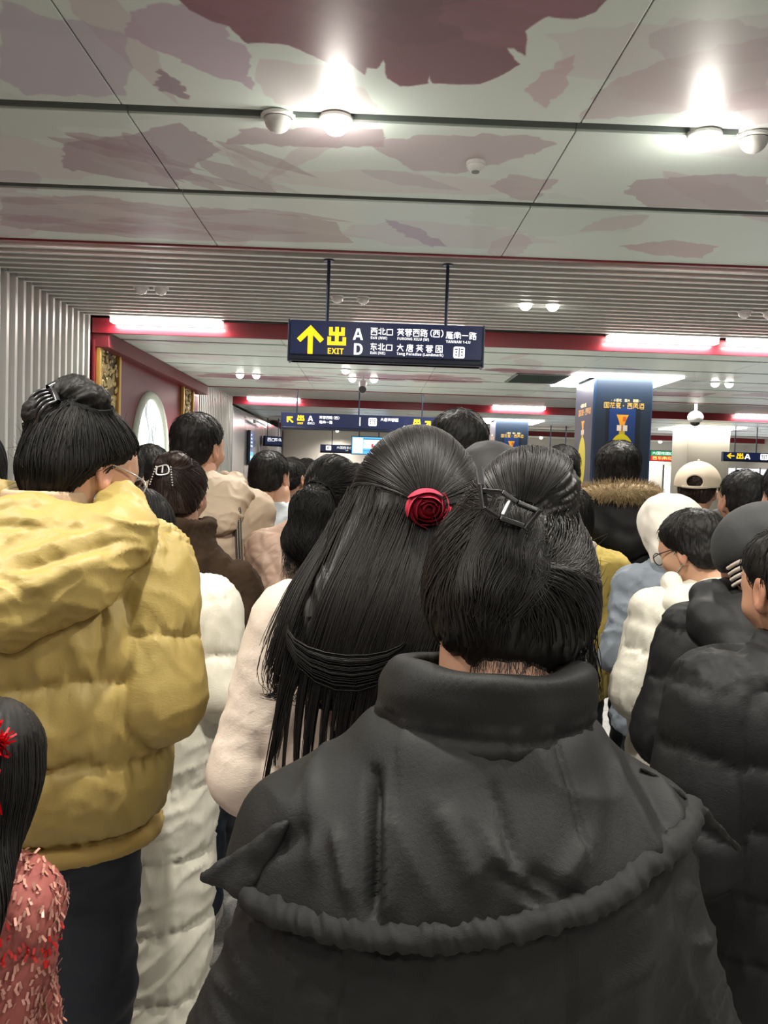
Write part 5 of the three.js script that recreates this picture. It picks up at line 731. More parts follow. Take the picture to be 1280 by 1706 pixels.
// ---- woman in the mustard puffer jacket
{
  const arms = { s: [0.185, 1.325, 0.01], e: [0.232, 1.075, 0.055], w: [0.15, 1.0, -0.2] };
  const rows = [[0.785, 0.222, 0.165, 0.0], [0.9, 0.24, 0.18, 0.005], [1.05, 0.24, 0.178, 0.015], [1.2, 0.225, 0.165, 0.02], [1.31, 0.195, 0.145, 0.015], [1.4, 0.11, 0.095, 0.012]];
  const C = coatField({ rows, arms, sleeve: [0.09, 0.088, 0.066], shoulder: [0.06, 1.385, 0.185, 1.325, 0.055, 0.08], soft: 0.03 });
  const P = person({ at: [-0.63, -1.6], H: 1.66, arms, head: { bow: 0.36, turn: -0.6, roll: 0.04, shift: [0.02, -0.022, -0.005] }, label: 'woman in mustard yellow puffer jacket wearing glasses, black claw clip in her bun', skin: 2, coatMaterial: FAB.mustard,
    coat: coatGeometry(C, { h: 0.0075, pitch: 0.155, phase: -0.035, amp: 0.015, armPitch: 0.15, wrinkle: 0.014, seam: 0.012, creases: [[0.155, 1.26, 0.15, 1.12, 0.006, -0.012], [0.02, 0.95, 0.14, 0.985, 0.008, -0.01], [0.06, 1.06, 0.1, 1.0, 0.012, 0.006], [0.1, 1.25, 0.13, 1.14, 0.01, 0.006], [-0.02, 1.24, 0.0, 1.14, 0.008, 0.006], [0.05, 1.25, 0.06, 1.13, 0.008, 0.005]],
      custom: (x, y) => -0.012 * Math.exp(-(((y - 0.815) / 0.009) ** 2)) }) });
  const hd = hoodField([[0.07, 1.45, -0.09], [0.14, 1.43, 0.0], [0.175, 1.385, 0.09], [0.115, 1.31, 0.165], [0.0, 1.262, 0.19]], [0.028, 0.036, 0.046, 0.056, 0.062], 0.06, ell(0, 1.37, 0.12, 0.14, 0.09, 0.055, -0.35, 'x'));
  const hf = [[0.17, 1.4, 0.02, 1.35, 0.01, 0.009], [0.19, 1.38, 0.03, 1.33, 0.008, -0.009], [0.16, 1.35, 0.0, 1.27, 0.014, 0.008], [0.05, 1.44, -0.1, 1.42, 0.01, -0.008], [0.12, 1.4, -0.05, 1.4, 0.008, -0.007], [-0.05, 1.36, 0.05, 1.3, 0.01, -0.008], [-0.06, 1.37, -0.05, 1.25, 0.008, -0.01], [-0.02, 1.3, -0.1, 1.3, 0.008, 0.006]];
  mesh('hood', wrapUv(displace(meshField(hd, [-0.28, 1.14, -0.16], [0.28, 1.52, 0.29], 0.0055), (x, y, z, nx, ny, nz) => segmentCrease(hf, x, y) + 0.007 * (ridge(noise(x * 6 + y * 8, y * 9 - x * 4, z * 6)) - 0.4) + 0.003 * (ridge(noise(x * 15 + y * 15, y * 15 - x * 8, z * 12)) - 0.4))), FAB.mustard, P.root);
  const hemPts = []; for (let k = 0; k < 40; k++) { const a = k / 40 * Math.PI * 2; hemPts.push(V(Math.cos(a) * 0.212, 0.795, Math.sin(a) * 0.157)); } const hem = tube(hemPts, 0.019, 160, 10, true); displace(hem, (x, y, z) => 0.002 * noise(x * 60, y * 60, z * 60)); mesh('hem_band', hem, FAB.mustardTrim, P.root);
  mesh('inner_collar', wrapUv(meshField(ringCollar(1.385, 1.46, 0.085, 0.082, 0.075, 0.074, 0.012, 0.007), [-0.13, 1.34, -0.12], [0.13, 1.5, 0.14], 0.005)), FAB.beigeKnit, P.root);
  const C0 = [0.01, 0.098, 0.062];
  const H = gatheredHair({ shell: skullShell(0.02, 0.022, { nape: -0.095, ears: 0.03, rise: 0.75, taper: 0.07 }), C: C0, seed: 12, n: 2600, F: 9, amp: 0.003, h: 0.0038, knot: [[ell(0.0, 0.128, 0.068, 0.044, 0.042, 0.046), 0], [ell(-0.04, 0.115, 0.078, 0.032, 0.03, 0.032), 0.015], [ell(0.04, 0.122, 0.055, 0.034, 0.03, 0.034), 0.015], [ell(-0.034, 0.074, 0.112, 0.034, 0.03, 0.028), 0.015]], loose: 60, wild: 0.06 });
  mesh('hair', H.geometry, HAIR.black, P.root).applyMatrix4(P.HM);
  const cm = phys([0.016, 0.016, 0.018], 0.3, { clearcoat: 0.4, clearcoatRoughness: 0.2 });
  const clip = mesh('hair_clip', join([tube([[-0.034, 0.006, 0.002], [0, 0.012, 0.01], [0.034, 0.006, 0.004]], 0.006, 20, 8), tube([[-0.02, 0.008, 0.012], [-0.03, 0.028, 0.004]], 0.008, 6, 8)]), cm, P.root); clip.userData.label = 'black claw clip';
  for (let k = 0; k < 5; k++) { const x = -0.03 + k * 0.015; mesh('tooth', tube([[x, 0.006, 0.006], [x * 1.1 + 0.004, -0.012, 0.014], [x * 1.15 + 0.008, -0.034, 0.01], [x * 1.1 + 0.008, -0.05, -0.006]], 0.0036, 14, 6), cm, clip); }
  clip.position.set(-0.005, 0.1, 0.112); clip.rotation.set(-0.35, 0.1, -0.55); clip.updateMatrix(); clip.applyMatrix4(P.HM);
  glasses(P, phys([0.5, 0.5, 0.5], 0.2, { metalness: 0.6 }));
  wear(P, 'hoop_earring', new THREE.TorusGeometry(0.017, 0.0016, 8, 32).rotateY(0.9).translate(0.088, -0.066, 0.0), M.steel, 'silver hoop earring');
}
function glasses(P, material) {
  const g = mesh('glasses', join([...[-1, 1].flatMap((s) => [new THREE.TorusGeometry(0.023, 0.0018, 8, 32).scale(1.1, 0.9, 1).translate(s * 0.032, 0.0, -0.112), tube([[s * 0.057, 0.006, -0.11], [s * 0.078, 0.008, -0.08], [s * 0.083, 0.008, -0.02], [s * 0.083, 0.004, 0.012], [s * 0.082, -0.016, 0.024]], 0.0018, 20, 6)]), tube([[-0.008, 0.006, -0.112], [0, 0.009, -0.116], [0.008, 0.006, -0.112]], 0.0018, 8, 6)]), material, P.root); g.applyMatrix4(P.HM);
  for (const s of [-1, 1]) mesh('lens', new THREE.CircleGeometry(0.0225, 28).scale(1.1, 0.9, 1).rotateY(Math.PI).translate(s * 0.032, 0, -0.1125), phys(0xffffff, 0.05, { transmission: 1, thickness: 0, ior: 1.45 }), g);
  return g;
}

// ---- short person in the long white padded coat, behind the mustard jacket
{
  const rows = [[0.1, 0.215, 0.17, 0.02], [0.4, 0.22, 0.17, 0.015], [0.75, 0.22, 0.165, 0.01], [1.0, 0.22, 0.165, 0.01], [1.15, 0.22, 0.16, 0.015], [1.25, 0.205, 0.15, 0.015], [1.33, 0.17, 0.125, 0.015], [1.4, 0.1, 0.085, 0.015]];
  const C = coatField({ rows, arms: { s: [0.185, 1.315, 0.01], e: [0.235, 1.06, 0.05], w: [0.16, 0.98, -0.17] }, sleeve: [0.082, 0.078, 0.06] });
  person({ at: [-0.58, -2.12], H: 1.47, head: { bow: 0.5, turn: -0.25, shift: [-0.06, -0.01, 0] }, label: 'person with black hair in a long white padded coat reaching the ankles', hair: shortHair('bob', 41), coatName: 'coat', coatMaterial: FAB.white, shoeMaterial: FAB.shoeWhite,
    coat: coatGeometry(C, { h: 0.0105, pitch: 0.2, amp: 0.012, armPitch: 0.16, wrinkle: 0.009, custom: (x, y, z) => 0.0075 * (ridge(noise((x + y * 0.8) * 4, (y - x * 0.8) * 9, z * 4)) - 0.4) * smooth(1.1, 0.8, y) }) });
}
// ---- woman in the brown fur coat with a jewelled clip
{
  const arms = { s: [0.17, 1.225, 0.01], e: [0.24, 1.0, 0.05], w: [0.16, 0.96, -0.18], drop: 0.06 };
  const rows = [[0.62, 0.235, 0.17, 0.0], [0.9, 0.24, 0.175, 0.01], [1.05, 0.235, 0.165, 0.015], [1.18, 0.205, 0.15, 0.015], [1.27, 0.155, 0.13, 0.015], [1.37, 0.095, 0.09, 0.015]];
  const C = coatField({ rows, arms, shoulder: [0.05, 1.33, 0.165, 1.225, 0.05, 0.07], sleeve: [0.085, 0.09, 0.066], extra: [[ringCollar(1.345, 1.45, 0.085, 0.085, 0.088, 0.085, 0.012, 0.022), 0.03]] });
  const P = person({ at: [-0.603, -2.62], H: 1.546, arms, head: { bow: 0.16, turn: -0.22, shift: [-0.03, 0, 0] }, label: 'woman in dark brown fur coat with a sparkling jewelled hair clip', coatName: 'coat', coatMaterial: FAB.brownFur, trouserMaterial: FAB.jeans, shoeMaterial: FAB.shoeWhite, coat: coatGeometry(C, { h: 0.01, style: 'fur', seam: 0.008 }) });
  const H = gatheredHair({ shell: skullShell(0.015, 0.018, { nape: -0.088, ears: 0.012 }), C: [0, 0.065, 0.09], seed: 22, n: 1100, knot: [[ell(0.012, 0.1, 0.075, 0.045, 0.03, 0.04), 0], [ell(-0.03, 0.085, 0.085, 0.03, 0.026, 0.03), 0.02]], loose: 25 });
  mesh('hair', H.geometry, HAIR.brown, P.root).applyMatrix4(P.HM);
  const cm = phys([0.75, 0.74, 0.72], 0.08, { metalness: 0.5 });
  const clip = mesh('hair_clip', join([tube([[-0.022, 0.012, 0], [0.018, 0.016, 0.006], [0.026, -0.01, 0.004], [-0.014, -0.016, 0.004], [-0.022, 0.012, 0]], 0.003, 30, 6), tube([[0.002, 0.014, 0.006], [0.006, -0.012, 0.008]], 0.003, 8, 6)]), cm, P.root); clip.userData.label = 'clear jewelled hair clip';
  for (let k = 0; k < 16; k++) { const s = k < 8 ? -1 : 1, t = (k % 8) / 7; mesh('rhinestone', new THREE.IcosahedronGeometry(0.0032, 0).translate(s * (0.024 + 0.014 * t) + (s > 0 ? 0.006 : 0), 0.012 - 0.06 * t, 0.004 - 0.012 * t), cm, clip); }
  clip.position.set(-0.012, 0.058, 0.122); clip.rotation.x = -0.25; clip.updateMatrix(); clip.applyMatrix4(P.HM);
}
// ---- man in the tan hooded jacket with a woven strap
{
  const C = coatField({ rows: [[0.78, 0.22, 0.16, 0.0], [1.0, 0.22, 0.16, 0.01], [1.15, 0.225, 0.16, 0.015], [1.25, 0.22, 0.15, 0.015], [1.33, 0.19, 0.135, 0.015], [1.41, 0.1, 0.09, 0.015]], pose: 'down', sleeve: [0.082, 0.072, 0.055] });
  const P = person({ at: [-0.648, -3.12], H: 1.71, pose: 'down', head: { bow: 0.05, turn: -0.35, shift: [-0.035, 0.005, 0] }, label: 'man with short black hair in a tan hooded jacket, woven strap over his shoulder', hair: shortHair('man', 43), coatMaterial: FAB.tan, coat: coatGeometry(C, { h: 0.0105, style: 'soft', wrinkle: 0.008 }) });
  mesh('hood', wrapUv(displace(meshField(hoodField([[0.06, 1.44, -0.06], [0.125, 1.43, 0.01], [0.165, 1.375, 0.08], [0.12, 1.28, 0.14], [0, 1.235, 0.155]], [0.018, 0.022, 0.026, 0.03, 0.032], 0.05, ell(0, 1.35, 0.1, 0.155, 0.12, 0.06, -0.4, 'x')), [-0.25, 1.18, -0.14], [0.25, 1.52, 0.27], 0.006), (x, y, z) => 0.008 * (ridge(noise(x * 7 + y * 7, y * 8 - x * 4, z * 6)) - 0.4) + 0.003 * (ridge(noise(x * 18, y * 18, z * 12)) - 0.4) - 0.006 * Math.exp(-((x / 0.004) ** 2)))), FAB.tan, P.root);
  mesh('drawcord', tube([[0.1, 1.445, -0.06], [0.13, 1.44, 0.0], [0.15, 1.425, 0.03]], 0.004, 16, 6), FAB.blackCloth, P.root);
  const pts = []; for (let k = 0; k <= 24; k++) { const y = lerp(1.37, 0.86, k / 24), x = 0.15 + 0.04 * (k / 24); pts.push(V(x, y, backOf(C.f, x, y, 0.012))); } pts.unshift(V(0.14, 1.41, 0.03));
  const strap = thing('shoulder_bag', 'dark bag on a black and white woven strap over the tan jacket', 'bag', [-0.648, 0, -3.12]); strap.scale.setScalar(1.71 / 1.65);
  const wv = canvasTexture(64, 64, (g) => { g.fillStyle = '#26231f'; g.fillRect(0, 0, 64, 64); g.fillStyle = '#a79d8c'; for (let k = 0; k < 4; k++) for (let j = 0; j < 4; j++) g.fillRect(j * 16 + (k % 2) * 8, k * 16 + 2, 8, 6); }); wv.repeat.set(30, 2);
  mesh('strap', tube(pts, 0.013, 80, 8), std(0xffffff, 0.8, { map: wv }), strap); mesh('pouch', rbox(0.1, 0.2, 0.26, 0.03, 0.3, 0.74, 0.08), FAB.blackCloth, strap);
}
// ---- man in the pale blue shirt
{
  const C = coatField({ rows: [[0.82, 0.19, 0.135, 0.0], [1.0, 0.19, 0.135, 0.005], [1.2, 0.19, 0.13, 0.012], [1.31, 0.175, 0.115, 0.012], [1.4, 0.09, 0.08, 0.012]], pose: 'down', sleeve: [0.066, 0.058, 0.045], extra: [[ringCollar(1.385, 1.435, 0.068, 0.068, 0.062, 0.06, 0.01, 0.006), 0.012]] });
  person({ at: [-0.41, -3.62], H: 1.6, pose: 'down', head: { bow: 0.1, turn: -0.3, shift: [-0.06, 0, 0] }, label: 'man with short black hair in a pale blue shirt', hair: shortHair('crop', 44), coatName: 'shirt', coatMaterial: FAB.shirt, coat: coatGeometry(C, { h: 0.0115, style: 'soft', wrinkle: 0.006 }) });
}
// ---- woman with a curly ponytail and a quilted jacket
{
  const C = coatField({ rows: [[0.75, 0.225, 0.165, 0.0], [1.0, 0.225, 0.165, 0.01], [1.15, 0.225, 0.16, 0.015], [1.25, 0.21, 0.15, 0.015], [1.33, 0.17, 0.13, 0.015], [1.41, 0.1, 0.09, 0.015]], sleeve: [0.074, 0.072, 0.056], pose: 'down' });
  const P = person({ at: [-0.182, -2.84], H: 1.563, pose: 'down', head: { bow: 0.1, turn: -0.3, shift: [0.04, 0, 0] }, label: 'woman with wavy black ponytail in a pink-beige diamond quilted jacket', coatMaterial: FAB.pinkBeige, coat: coatGeometry(C, { h: 0.0078, style: 'diamond', amp: 0.009, wrinkle: 0.004 }) });
  const H = gatheredHair({ shell: skullShell(0.022, 0.026, { nape: -0.095, ears: 0.006 }), C: [-0.01, 0.0, 0.125], seed: 31, n: 1000, loose: 40, lo: [-0.2, -0.36, -0.17], hi: [0.17, 0.2, 0.26], knot: [[cap(-0.01, 0.0, 0.115, -0.02, -0.08, 0.15, 0.042, 0.068), 0], [cap(-0.02, -0.08, 0.15, -0.03, -0.2, 0.17, 0.072, 0.058), 0.03], [cap(-0.03, -0.2, 0.17, -0.01, -0.27, 0.175, 0.05, 0.026), 0.03], [ell(-0.085, -0.19, 0.16, 0.035, 0.05, 0.03), 0.03]], amp: 0.006, F: 12,
    tail: (S, f, r) => { for (let k = 0; k < 1400; k++) { const a = (r() - 0.5) * 2.4, p = [-0.015 + Math.sin(a) * 0.07, -0.01 - r() * 0.18, 0.13 + Math.cos(a) * 0.07], w = r() * 6; S.add(comb(f, p, (q, t) => [0.9 * Math.sin(q[1] * 75 + w), -1, 0.5 * Math.cos(q[1] * 70 + w)], 0.009, 10 + (r() * 12 | 0), 0.001 + r() * 0.008, 0.3, r), 0.001); }
      for (let k = 0; k < 240; k++) { const q = [], x = -0.1 + r() * 0.15, w = r() * 6, l = 0.08 + r() * 0.06; for (let i = 0; i < 12; i++) { const t = i / 11; q.push([x + 0.012 * Math.sin(t * 7 + w), -0.2 - l * t, 0.185 + 0.008 * Math.cos(t * 7 + w) + 0.02 * r() * 0.1]); } S.add(q, 0.001); } } });
  mesh('hair', H.geometry, HAIR.black, P.root).applyMatrix4(P.HM);
  wear(P, 'face_mask', maskGeometry(), FAB.whiteHood, 'pale face mask');
}
function maskGeometry() { const g = new THREE.SphereGeometry(0.074, 24, 14, Math.PI * 1.12, Math.PI * 0.76, 1.15, 1.15); g.scale(0.95, 1.05, 1.35).translate(0, -0.03, -0.01); const loops = []; for (const s of [-1, 1]) loops.push(tube([[s * 0.062, -0.026, -0.06], [s * 0.078, -0.004, -0.02], [s * 0.083, 0.01, 0.006]], 0.0016, 14, 5), tube([[s * 0.06, -0.07, -0.05], [s * 0.074, -0.05, -0.01], [s * 0.08, -0.034, 0.012]], 0.0016, 14, 5)); return join([g, ...loops]); }
// ---- plainly dressed people whose heads show between the others
const plainCoat = { };
function simpleCoat(kind) {
  if (plainCoat[kind]) return plainCoat[kind];
  const C = coatField(kind === 'puffer' ? {} : { pose: 'down', rows: [[0.78, 0.21, 0.155, 0.0], [1.0, 0.21, 0.155, 0.01], [1.2, 0.21, 0.15, 0.015], [1.31, 0.185, 0.13, 0.015], [1.4, 0.1, 0.085, 0.015]], sleeve: [0.074, 0.068, 0.052], extra: [[ringCollar(1.37, 1.44, 0.078, 0.078, 0.074, 0.072, 0.012, 0.011), 0.02]] });
  return plainCoat[kind] = coatGeometry(C, { h: 0.012, style: kind === 'puffer' ? 'puffer' : 'soft', wrinkle: 0.007 });
}
function passer(at, H, label, { hair = 'man', seed = 60, material = FAB.blackCloth, coat = 'soft', head = {}, hairMaterial = HAIR.matte, skin = 0, turn = 0, trouserMaterial = FAB.denim } = {}) {
  return person({ at, H, turn, head, pose: 'down', label, skin, hair: hair ? shortHair(hair, seed) : undefined, hairMaterial, coatMaterial: material, coat: simpleCoat(coat), trouserMaterial });
}
passer([0.295, -2.78], 1.73, 'tall man with thick black hair directly behind the person in the round black cap', { hair: 'thick', seed: 61, head: { turn: 0.1 } });
const dome = passer([0.31, -2.12], 1.6, 'person in a smooth round black cap beside the woman with the rose', { hair: 'crop', seed: 62, material: FAB.blackCloth });
wear(dome, 'cap', wrapUv(displace(meshField((x, y, z) => smax(ell(0, 0.012, 0.01, 0.108, 0.118, 0.124)(x, y, z), -0.02 - 0.2 * (z + 0.1) - y, 0.01), [-0.15, -0.1, -0.17], [0.15, 0.17, 0.17], 0.006), (x, y, z) => 0.0015 * noise(x * 20, y * 20, z * 20))), FAB.blackCloth, 'round black cap');
passer([1.02, -4.35], 1.688, 'dark haired person standing in front of the blue column, left of the fur hood', { hair: 'thick', seed: 63 });
passer([-0.21, -4.1], 1.593, 'black haired person just beyond the wavy ponytail', { hair: 'thick', seed: 61, head: { turn: -0.4 }, material: FAB.greyCoat });
passer([-0.466, -4.6], 1.588, 'person in black jacket partly behind the man in the pale blue shirt', { hair: 'crop', seed: 65, head: { turn: -0.5 } });
passer([-0.46, -5.8], 1.6, 'far away person with black hair under the end of the second sign', { hair: 'man', seed: 43, head: { turn: 0.5 } });
passer([-0.1, -5.1], 1.563, 'person in a pale yellow top behind the hair of the woman with the rose', { hair: 'thick', seed: 63, material: FAB.yellowFleece });
passer([-1.11, -2.24], 1.6, 'person with thick black hair at the left beside the mustard jacket', { hair: 'bob', seed: 41, head: { turn: 0.2 } });
passer([-1.045, -3.4], 1.6, 'black haired person next to the glasses of the woman in mustard', { hair: 'thick', seed: 61 });
passer([-1.07, -3.92], 1.607, 'black haired person beside the round lit window', { hair: 'thick', seed: 63, material: FAB.greyCoat });
passer([1.44, -3.1], 1.573, 'man with cropped hair showing both ears beside the glazed entrance', { hair: 'crop', seed: 65, head: { bow: 0.05 }, skin: 0 });
passer([1.37, -2.6], 1.596, 'person with black hair and dark coat beside the man with cropped hair', { hair: 'thick', seed: 61 });
passer([2.72, -6.1], 1.56, 'small far away person next to the peak of the cream cap', { hair: 'crop', seed: 44, material: FAB.greyCoat });
// ---- person with the fur-trimmed hood
{
  const C = coatField({ rows: [[0.75, 0.235, 0.17, 0.0], [1.0, 0.235, 0.17, 0.01], [1.15, 0.235, 0.165, 0.015], [1.26, 0.22, 0.155, 0.02], [1.34, 0.18, 0.135, 0.015], [1.42, 0.1, 0.09, 0.015]] });
  const P = person({ at: [1.09, -3.6], H: 1.684, head: { turn: -0.45, shift: [0, 0.0, 0] }, label: 'black haired person in a black parka with a fluffy fur-trimmed hood', hair: shortHair('thick', 66), coatName: 'parka', coatMaterial: FAB.blackPuffer, coat: coatGeometry(C, { h: 0.013, wrinkle: 0.008 }) });
  mesh('hood', wrapUv(meshField(hoodField([[0.07, 1.44, -0.06], [0.14, 1.42, 0.02], [0.17, 1.37, 0.1], [0.12, 1.28, 0.16], [0, 1.23, 0.175]]), [-0.26, 1.14, -0.14], [0.26, 1.5, 0.28], 0.009)), FAB.blackPuffer, P.root);
  const ring = []; for (let k = 0; k <= 20; k++) { const a = lerp(-2.4, 2.4, k / 20); ring.push(V(Math.sin(a) * 0.145, 1.425 + 0.025 * Math.cos(a), 0.02 + Math.cos(a) * 0.135)); }
  const r = rng(91), S = new Strands(), curve = new THREE.CatmullRomCurve3(ring); const core = displace(tube(ring, 0.036, 80, 12), (x, y, z) => 0.006 * noise(x * 50, y * 50, z * 50));
  for (let k = 0; k < 5000; k++) { const t = r(), c = curve.getPoint(t), tg = curve.getTangent(t), a = r() * 6.283, u = V(0, 1, 0).addScaledVector(tg, -tg.y).normalize(), v = tg.clone().cross(u), d = u.multiplyScalar(Math.cos(a)).addScaledVector(v, Math.sin(a)), l = 0.018 + r() * 0.02, q = [], j = V(r() - 0.5, r() - 0.7, r() - 0.5).multiplyScalar(0.02); for (let i = 0; i < 4; i++) { const s = i / 3; q.push([c.x + d.x * (0.03 + l * s) + j.x * s * s, c.y + d.y * (0.03 + l * s) + j.y * s * s, c.z + d.z * (0.03 + l * s) + j.z * s * s]); } S.add(q, 0.0009, 0.0003); }
  mesh('fur_trim', mergeGeometries([plain(core), plain(S.geometry())]), FAB.fur, P.root).userData.label = 'tan fluffy fur trim';
  const logo = canvasTexture(128, 48, (g) => { g.fillStyle = '#0d0d0e'; g.fillRect(0, 0, 128, 48); g.fillStyle = '#d8d8d4'; g.font = 'bold 26px serif'; g.fillText('JRm', 34, 32); g.fillRect(30, 38, 60, 3); });
  const lx = -0.1, ly = 1.2; mesh('logo', new THREE.PlaneGeometry(0.05, 0.02).rotateY(-0.35).translate(lx, ly, backOf(C.f, lx, ly, 0.02)), std(0xffffff, 0.7, { map: logo }), P.root);
}
// ---- person in the yellow fleece
{
  const C = coatField({ rows: [[0.75, 0.21, 0.155, 0.0], [1.0, 0.21, 0.155, 0.01], [1.2, 0.21, 0.15, 0.015], [1.31, 0.185, 0.13, 0.015], [1.41, 0.1, 0.085, 0.015]], sleeve: [0.078, 0.072, 0.055], extra: [[ringCollar(1.37, 1.455, 0.082, 0.08, 0.078, 0.076, 0.012, 0.012), 0.02]] });
  const P = person({ at: [0.79, -3.2], H: 1.483, head: { bow: 0.1, turn: 0.1 }, label: 'short person with black bob in a yellow fleece jacket', hair: shortHair('bob', 67), coatMaterial: FAB.yellowFleece, coat: coatGeometry(C, { h: 0.0115, style: 'fur' }) });
  mesh('collar', wrapUv(meshField(ringCollar(1.35, 1.43, 0.115, 0.1, 0.1, 0.09, 0.015, 0.012), [-0.16, 1.3, -0.14], [0.16, 1.47, 0.16], 0.006)), FAB.cream, P.root);
}
// ---- person with a white hood up over a blue-grey jacket
{
  const C = coatField({ rows: [[0.75, 0.23, 0.165, 0.0], [1.0, 0.23, 0.165, 0.01], [1.15, 0.23, 0.16, 0.015], [1.26, 0.215, 0.15, 0.015], [1.33, 0.18, 0.13, 0.015], [1.41, 0.1, 0.09, 0.015]], sleeve: [0.085, 0.08, 0.06] });
  const P = person({ at: [1.058, -2.75], H: 1.466, turn: 0.2, head: { bow: 0.4, turn: 0.15 }, label: 'person with a white hood pulled up and a blue-grey jacket', hair: shortHair('crop', 67), hairMaterial: HAIR.brown, coatMaterial: FAB.blueGrey, coat: coatGeometry(C, { h: 0.011, style: 'soft', wrinkle: 0.012 }) });
  const f = union([[ell(0, 0.02, 0.012, 0.135, 0.132, 0.138), 0], [ell(0, -0.08, 0.05, 0.13, 0.1, 0.1), 0.06], [ell(0, -0.13, 0.05, 0.14, 0.06, 0.11), 0.05]]);
  wear(P, 'hood', wrapUv(displace(meshField((x, y, z) => smax(f(x, y, z), -0.035 - z - 0.15 * y, 0.02), [-0.19, -0.24, -0.1], [0.19, 0.19, 0.22], 0.006), (x, y, z) => 0.009 * noise(x * 7 + y * 4, y * 4, z * 8) + 0.003 * noise(x * 20, y * 12, z * 20) - 0.004 * Math.exp(-((x / 0.004) ** 2)))), FAB.whiteHood, 'white cotton hood');
}
// ---- person with the backwards cream cap
{
  const P = passer([1.52, -3.78], 1.608, 'person wearing a cream baseball cap back to front', { hair: 'crop', seed: 66, hairMaterial: HAIR.brown, head: { turn: -0.5, bow: 0.05 }, material: FAB.greyCoat });
  const dome2 = ell(0, 0.024, 0.01, 0.108, 0.112, 0.122), hole = ell(0, 0.03, 0.13, 0.036, 0.028, 0.06), inner = ell(0, 0.022, 0.01, 0.098, 0.102, 0.112);
  const cap0 = wear(P, 'cap', wrapUv(meshField((x, y, z) => smax(smax(smax(dome2(x, y, z), -inner(x, y, z), 0.002), 0.008 - 0.12 * (z - 0.05) - y, 0.004), -hole(x, y, z), 0.004), [-0.13, -0.04, -0.15], [0.13, 0.16, 0.16], 0.0042)), FAB.creamCap, 'cream cotton baseball cap');
  mesh('strap', tube([[-0.056, 0.006, 0.112], [0, 0.002, 0.13], [0.056, 0.006, 0.112]], 0.007, 16, 8), FAB.creamCap, cap0); mesh('button', new THREE.SphereGeometry(0.008, 12, 8).translate(0, 0.137, 0.01), FAB.creamCap, cap0);
  mesh('peak', wrapUv(meshField((x, y, z) => Math.max(ell(0, 0.0, -0.1, 0.082, 0.3, 0.085)(x, y, z), Math.abs(y - 0.012 + x * x * 3 + 0.15 * (z + 0.1)) - 0.004), [-0.1, -0.06, -0.2], [0.1, 0.06, -0.02], 0.004)), FAB.creamCap, cap0);
}
// ---- bespectacled person with a mask in the white puffer
{
  const C = coatField({ sleeve: [0.088, 0.085, 0.066], rows: [[0.75, 0.235, 0.17, 0.0], [1.0, 0.24, 0.175, 0.01], [1.15, 0.235, 0.17, 0.015], [1.25, 0.22, 0.16, 0.015], [1.33, 0.185, 0.14, 0.015], [1.41, 0.1, 0.09, 0.015]] });
  const P = person({ at: [0.968, -2.28], H: 1.445, turn: 0.1, head: { bow: 0.38, turn: 0.55, shift: [-0.01, 0.0, 0] }, skin: 2, label: 'person with glasses and face mask in a white puffer jacket', hair: shortHair('thick', 68), coatMaterial: FAB.white, coat: coatGeometry(C, { h: 0.0105, pitch: 0.13, wrinkle: 0.012 }) });
  mesh('collar', wrapUv(displace(meshField(hoodField([[0.07, 1.44, -0.08], [0.13, 1.42, 0.0], [0.155, 1.36, 0.08], [0.11, 1.29, 0.13], [0, 1.26, 0.145]], [0.018, 0.022, 0.025, 0.027, 0.027], 0.05, ell(0, 1.35, 0.09, 0.15, 0.1, 0.06, -0.4, 'x')), [-0.25, 1.2, -0.16], [0.25, 1.5, 0.24], 0.0075), (x, y, z) => 0.005 * noise(x * 14, y * 14, z * 14))), FAB.white, P.root);
  glasses(P, phys([0.02, 0.018, 0.016], 0.25)); wear(P, 'face_mask', maskGeometry(), phys([0.45, 0.55, 0.6], 0.8), 'pale blue face mask');
}
// ---- person in the dark soft cap and black hooded coat
{
  const C = coatField({ rows: [[0.7, 0.24, 0.175, 0.0], [1.0, 0.24, 0.175, 0.01], [1.15, 0.24, 0.17, 0.015], [1.26, 0.22, 0.155, 0.02], [1.33, 0.185, 0.14, 0.015], [1.41, 0.1, 0.09, 0.015]], sleeve: [0.09, 0.085, 0.064] });
  const P = person({ at: [0.905, -1.84], H: 1.473, head: { bow: 0.5, turn: 0.25, shift: [0.03, 0.0, 0] }, label: 'person in a dark grey soft cap and black hooded padded coat', hair: shortHair('bob', 41), coatName: 'coat', coatMaterial: FAB.blackPuffer, coat: coatGeometry(C, { h: 0.0105, wrinkle: 0.008 }) });
  mesh('hood', wrapUv(displace(meshField(hoodField([[0.07, 1.43, -0.06], [0.14, 1.41, 0.01], [0.17, 1.37, 0.09], [0.13, 1.29, 0.15], [0, 1.24, 0.17]], [0.03, 0.036, 0.044, 0.05, 0.05]), [-0.27, 1.14, -0.14], [0.27, 1.5, 0.27], 0.0075), (x, y, z) => 0.006 * noise(x * 12, y * 12, z * 12))), FAB.blackPuffer, P.root);
  const c = wear(P, 'cap', wrapUv(displace(meshField((x, y, z) => smax(ell(0.0, 0.03, 0.02, 0.118, 0.11, 0.132)(x, y, z), -0.03 - 0.12 * z - y, 0.02), [-0.15, -0.1, -0.16], [0.15, 0.17, 0.18], 0.006), (x, y, z) => 0.003 * noise(x * 10, y * 10, z * 10))), FAB.greyCap, 'dark grey cloth cap');
  const sm = phys([0.5, 0.44, 0.38], 0.7); for (let k = 0; k < 4; k++) mesh('stripe', tube([-1.75, -1.5, -1.25, -1.0, -0.75].map((t) => [Math.sin(t) * 0.106, -0.03 - k * 0.016, 0.02 + Math.cos(t) * 0.106]), 0.0055, 16, 6), sm, c);
}
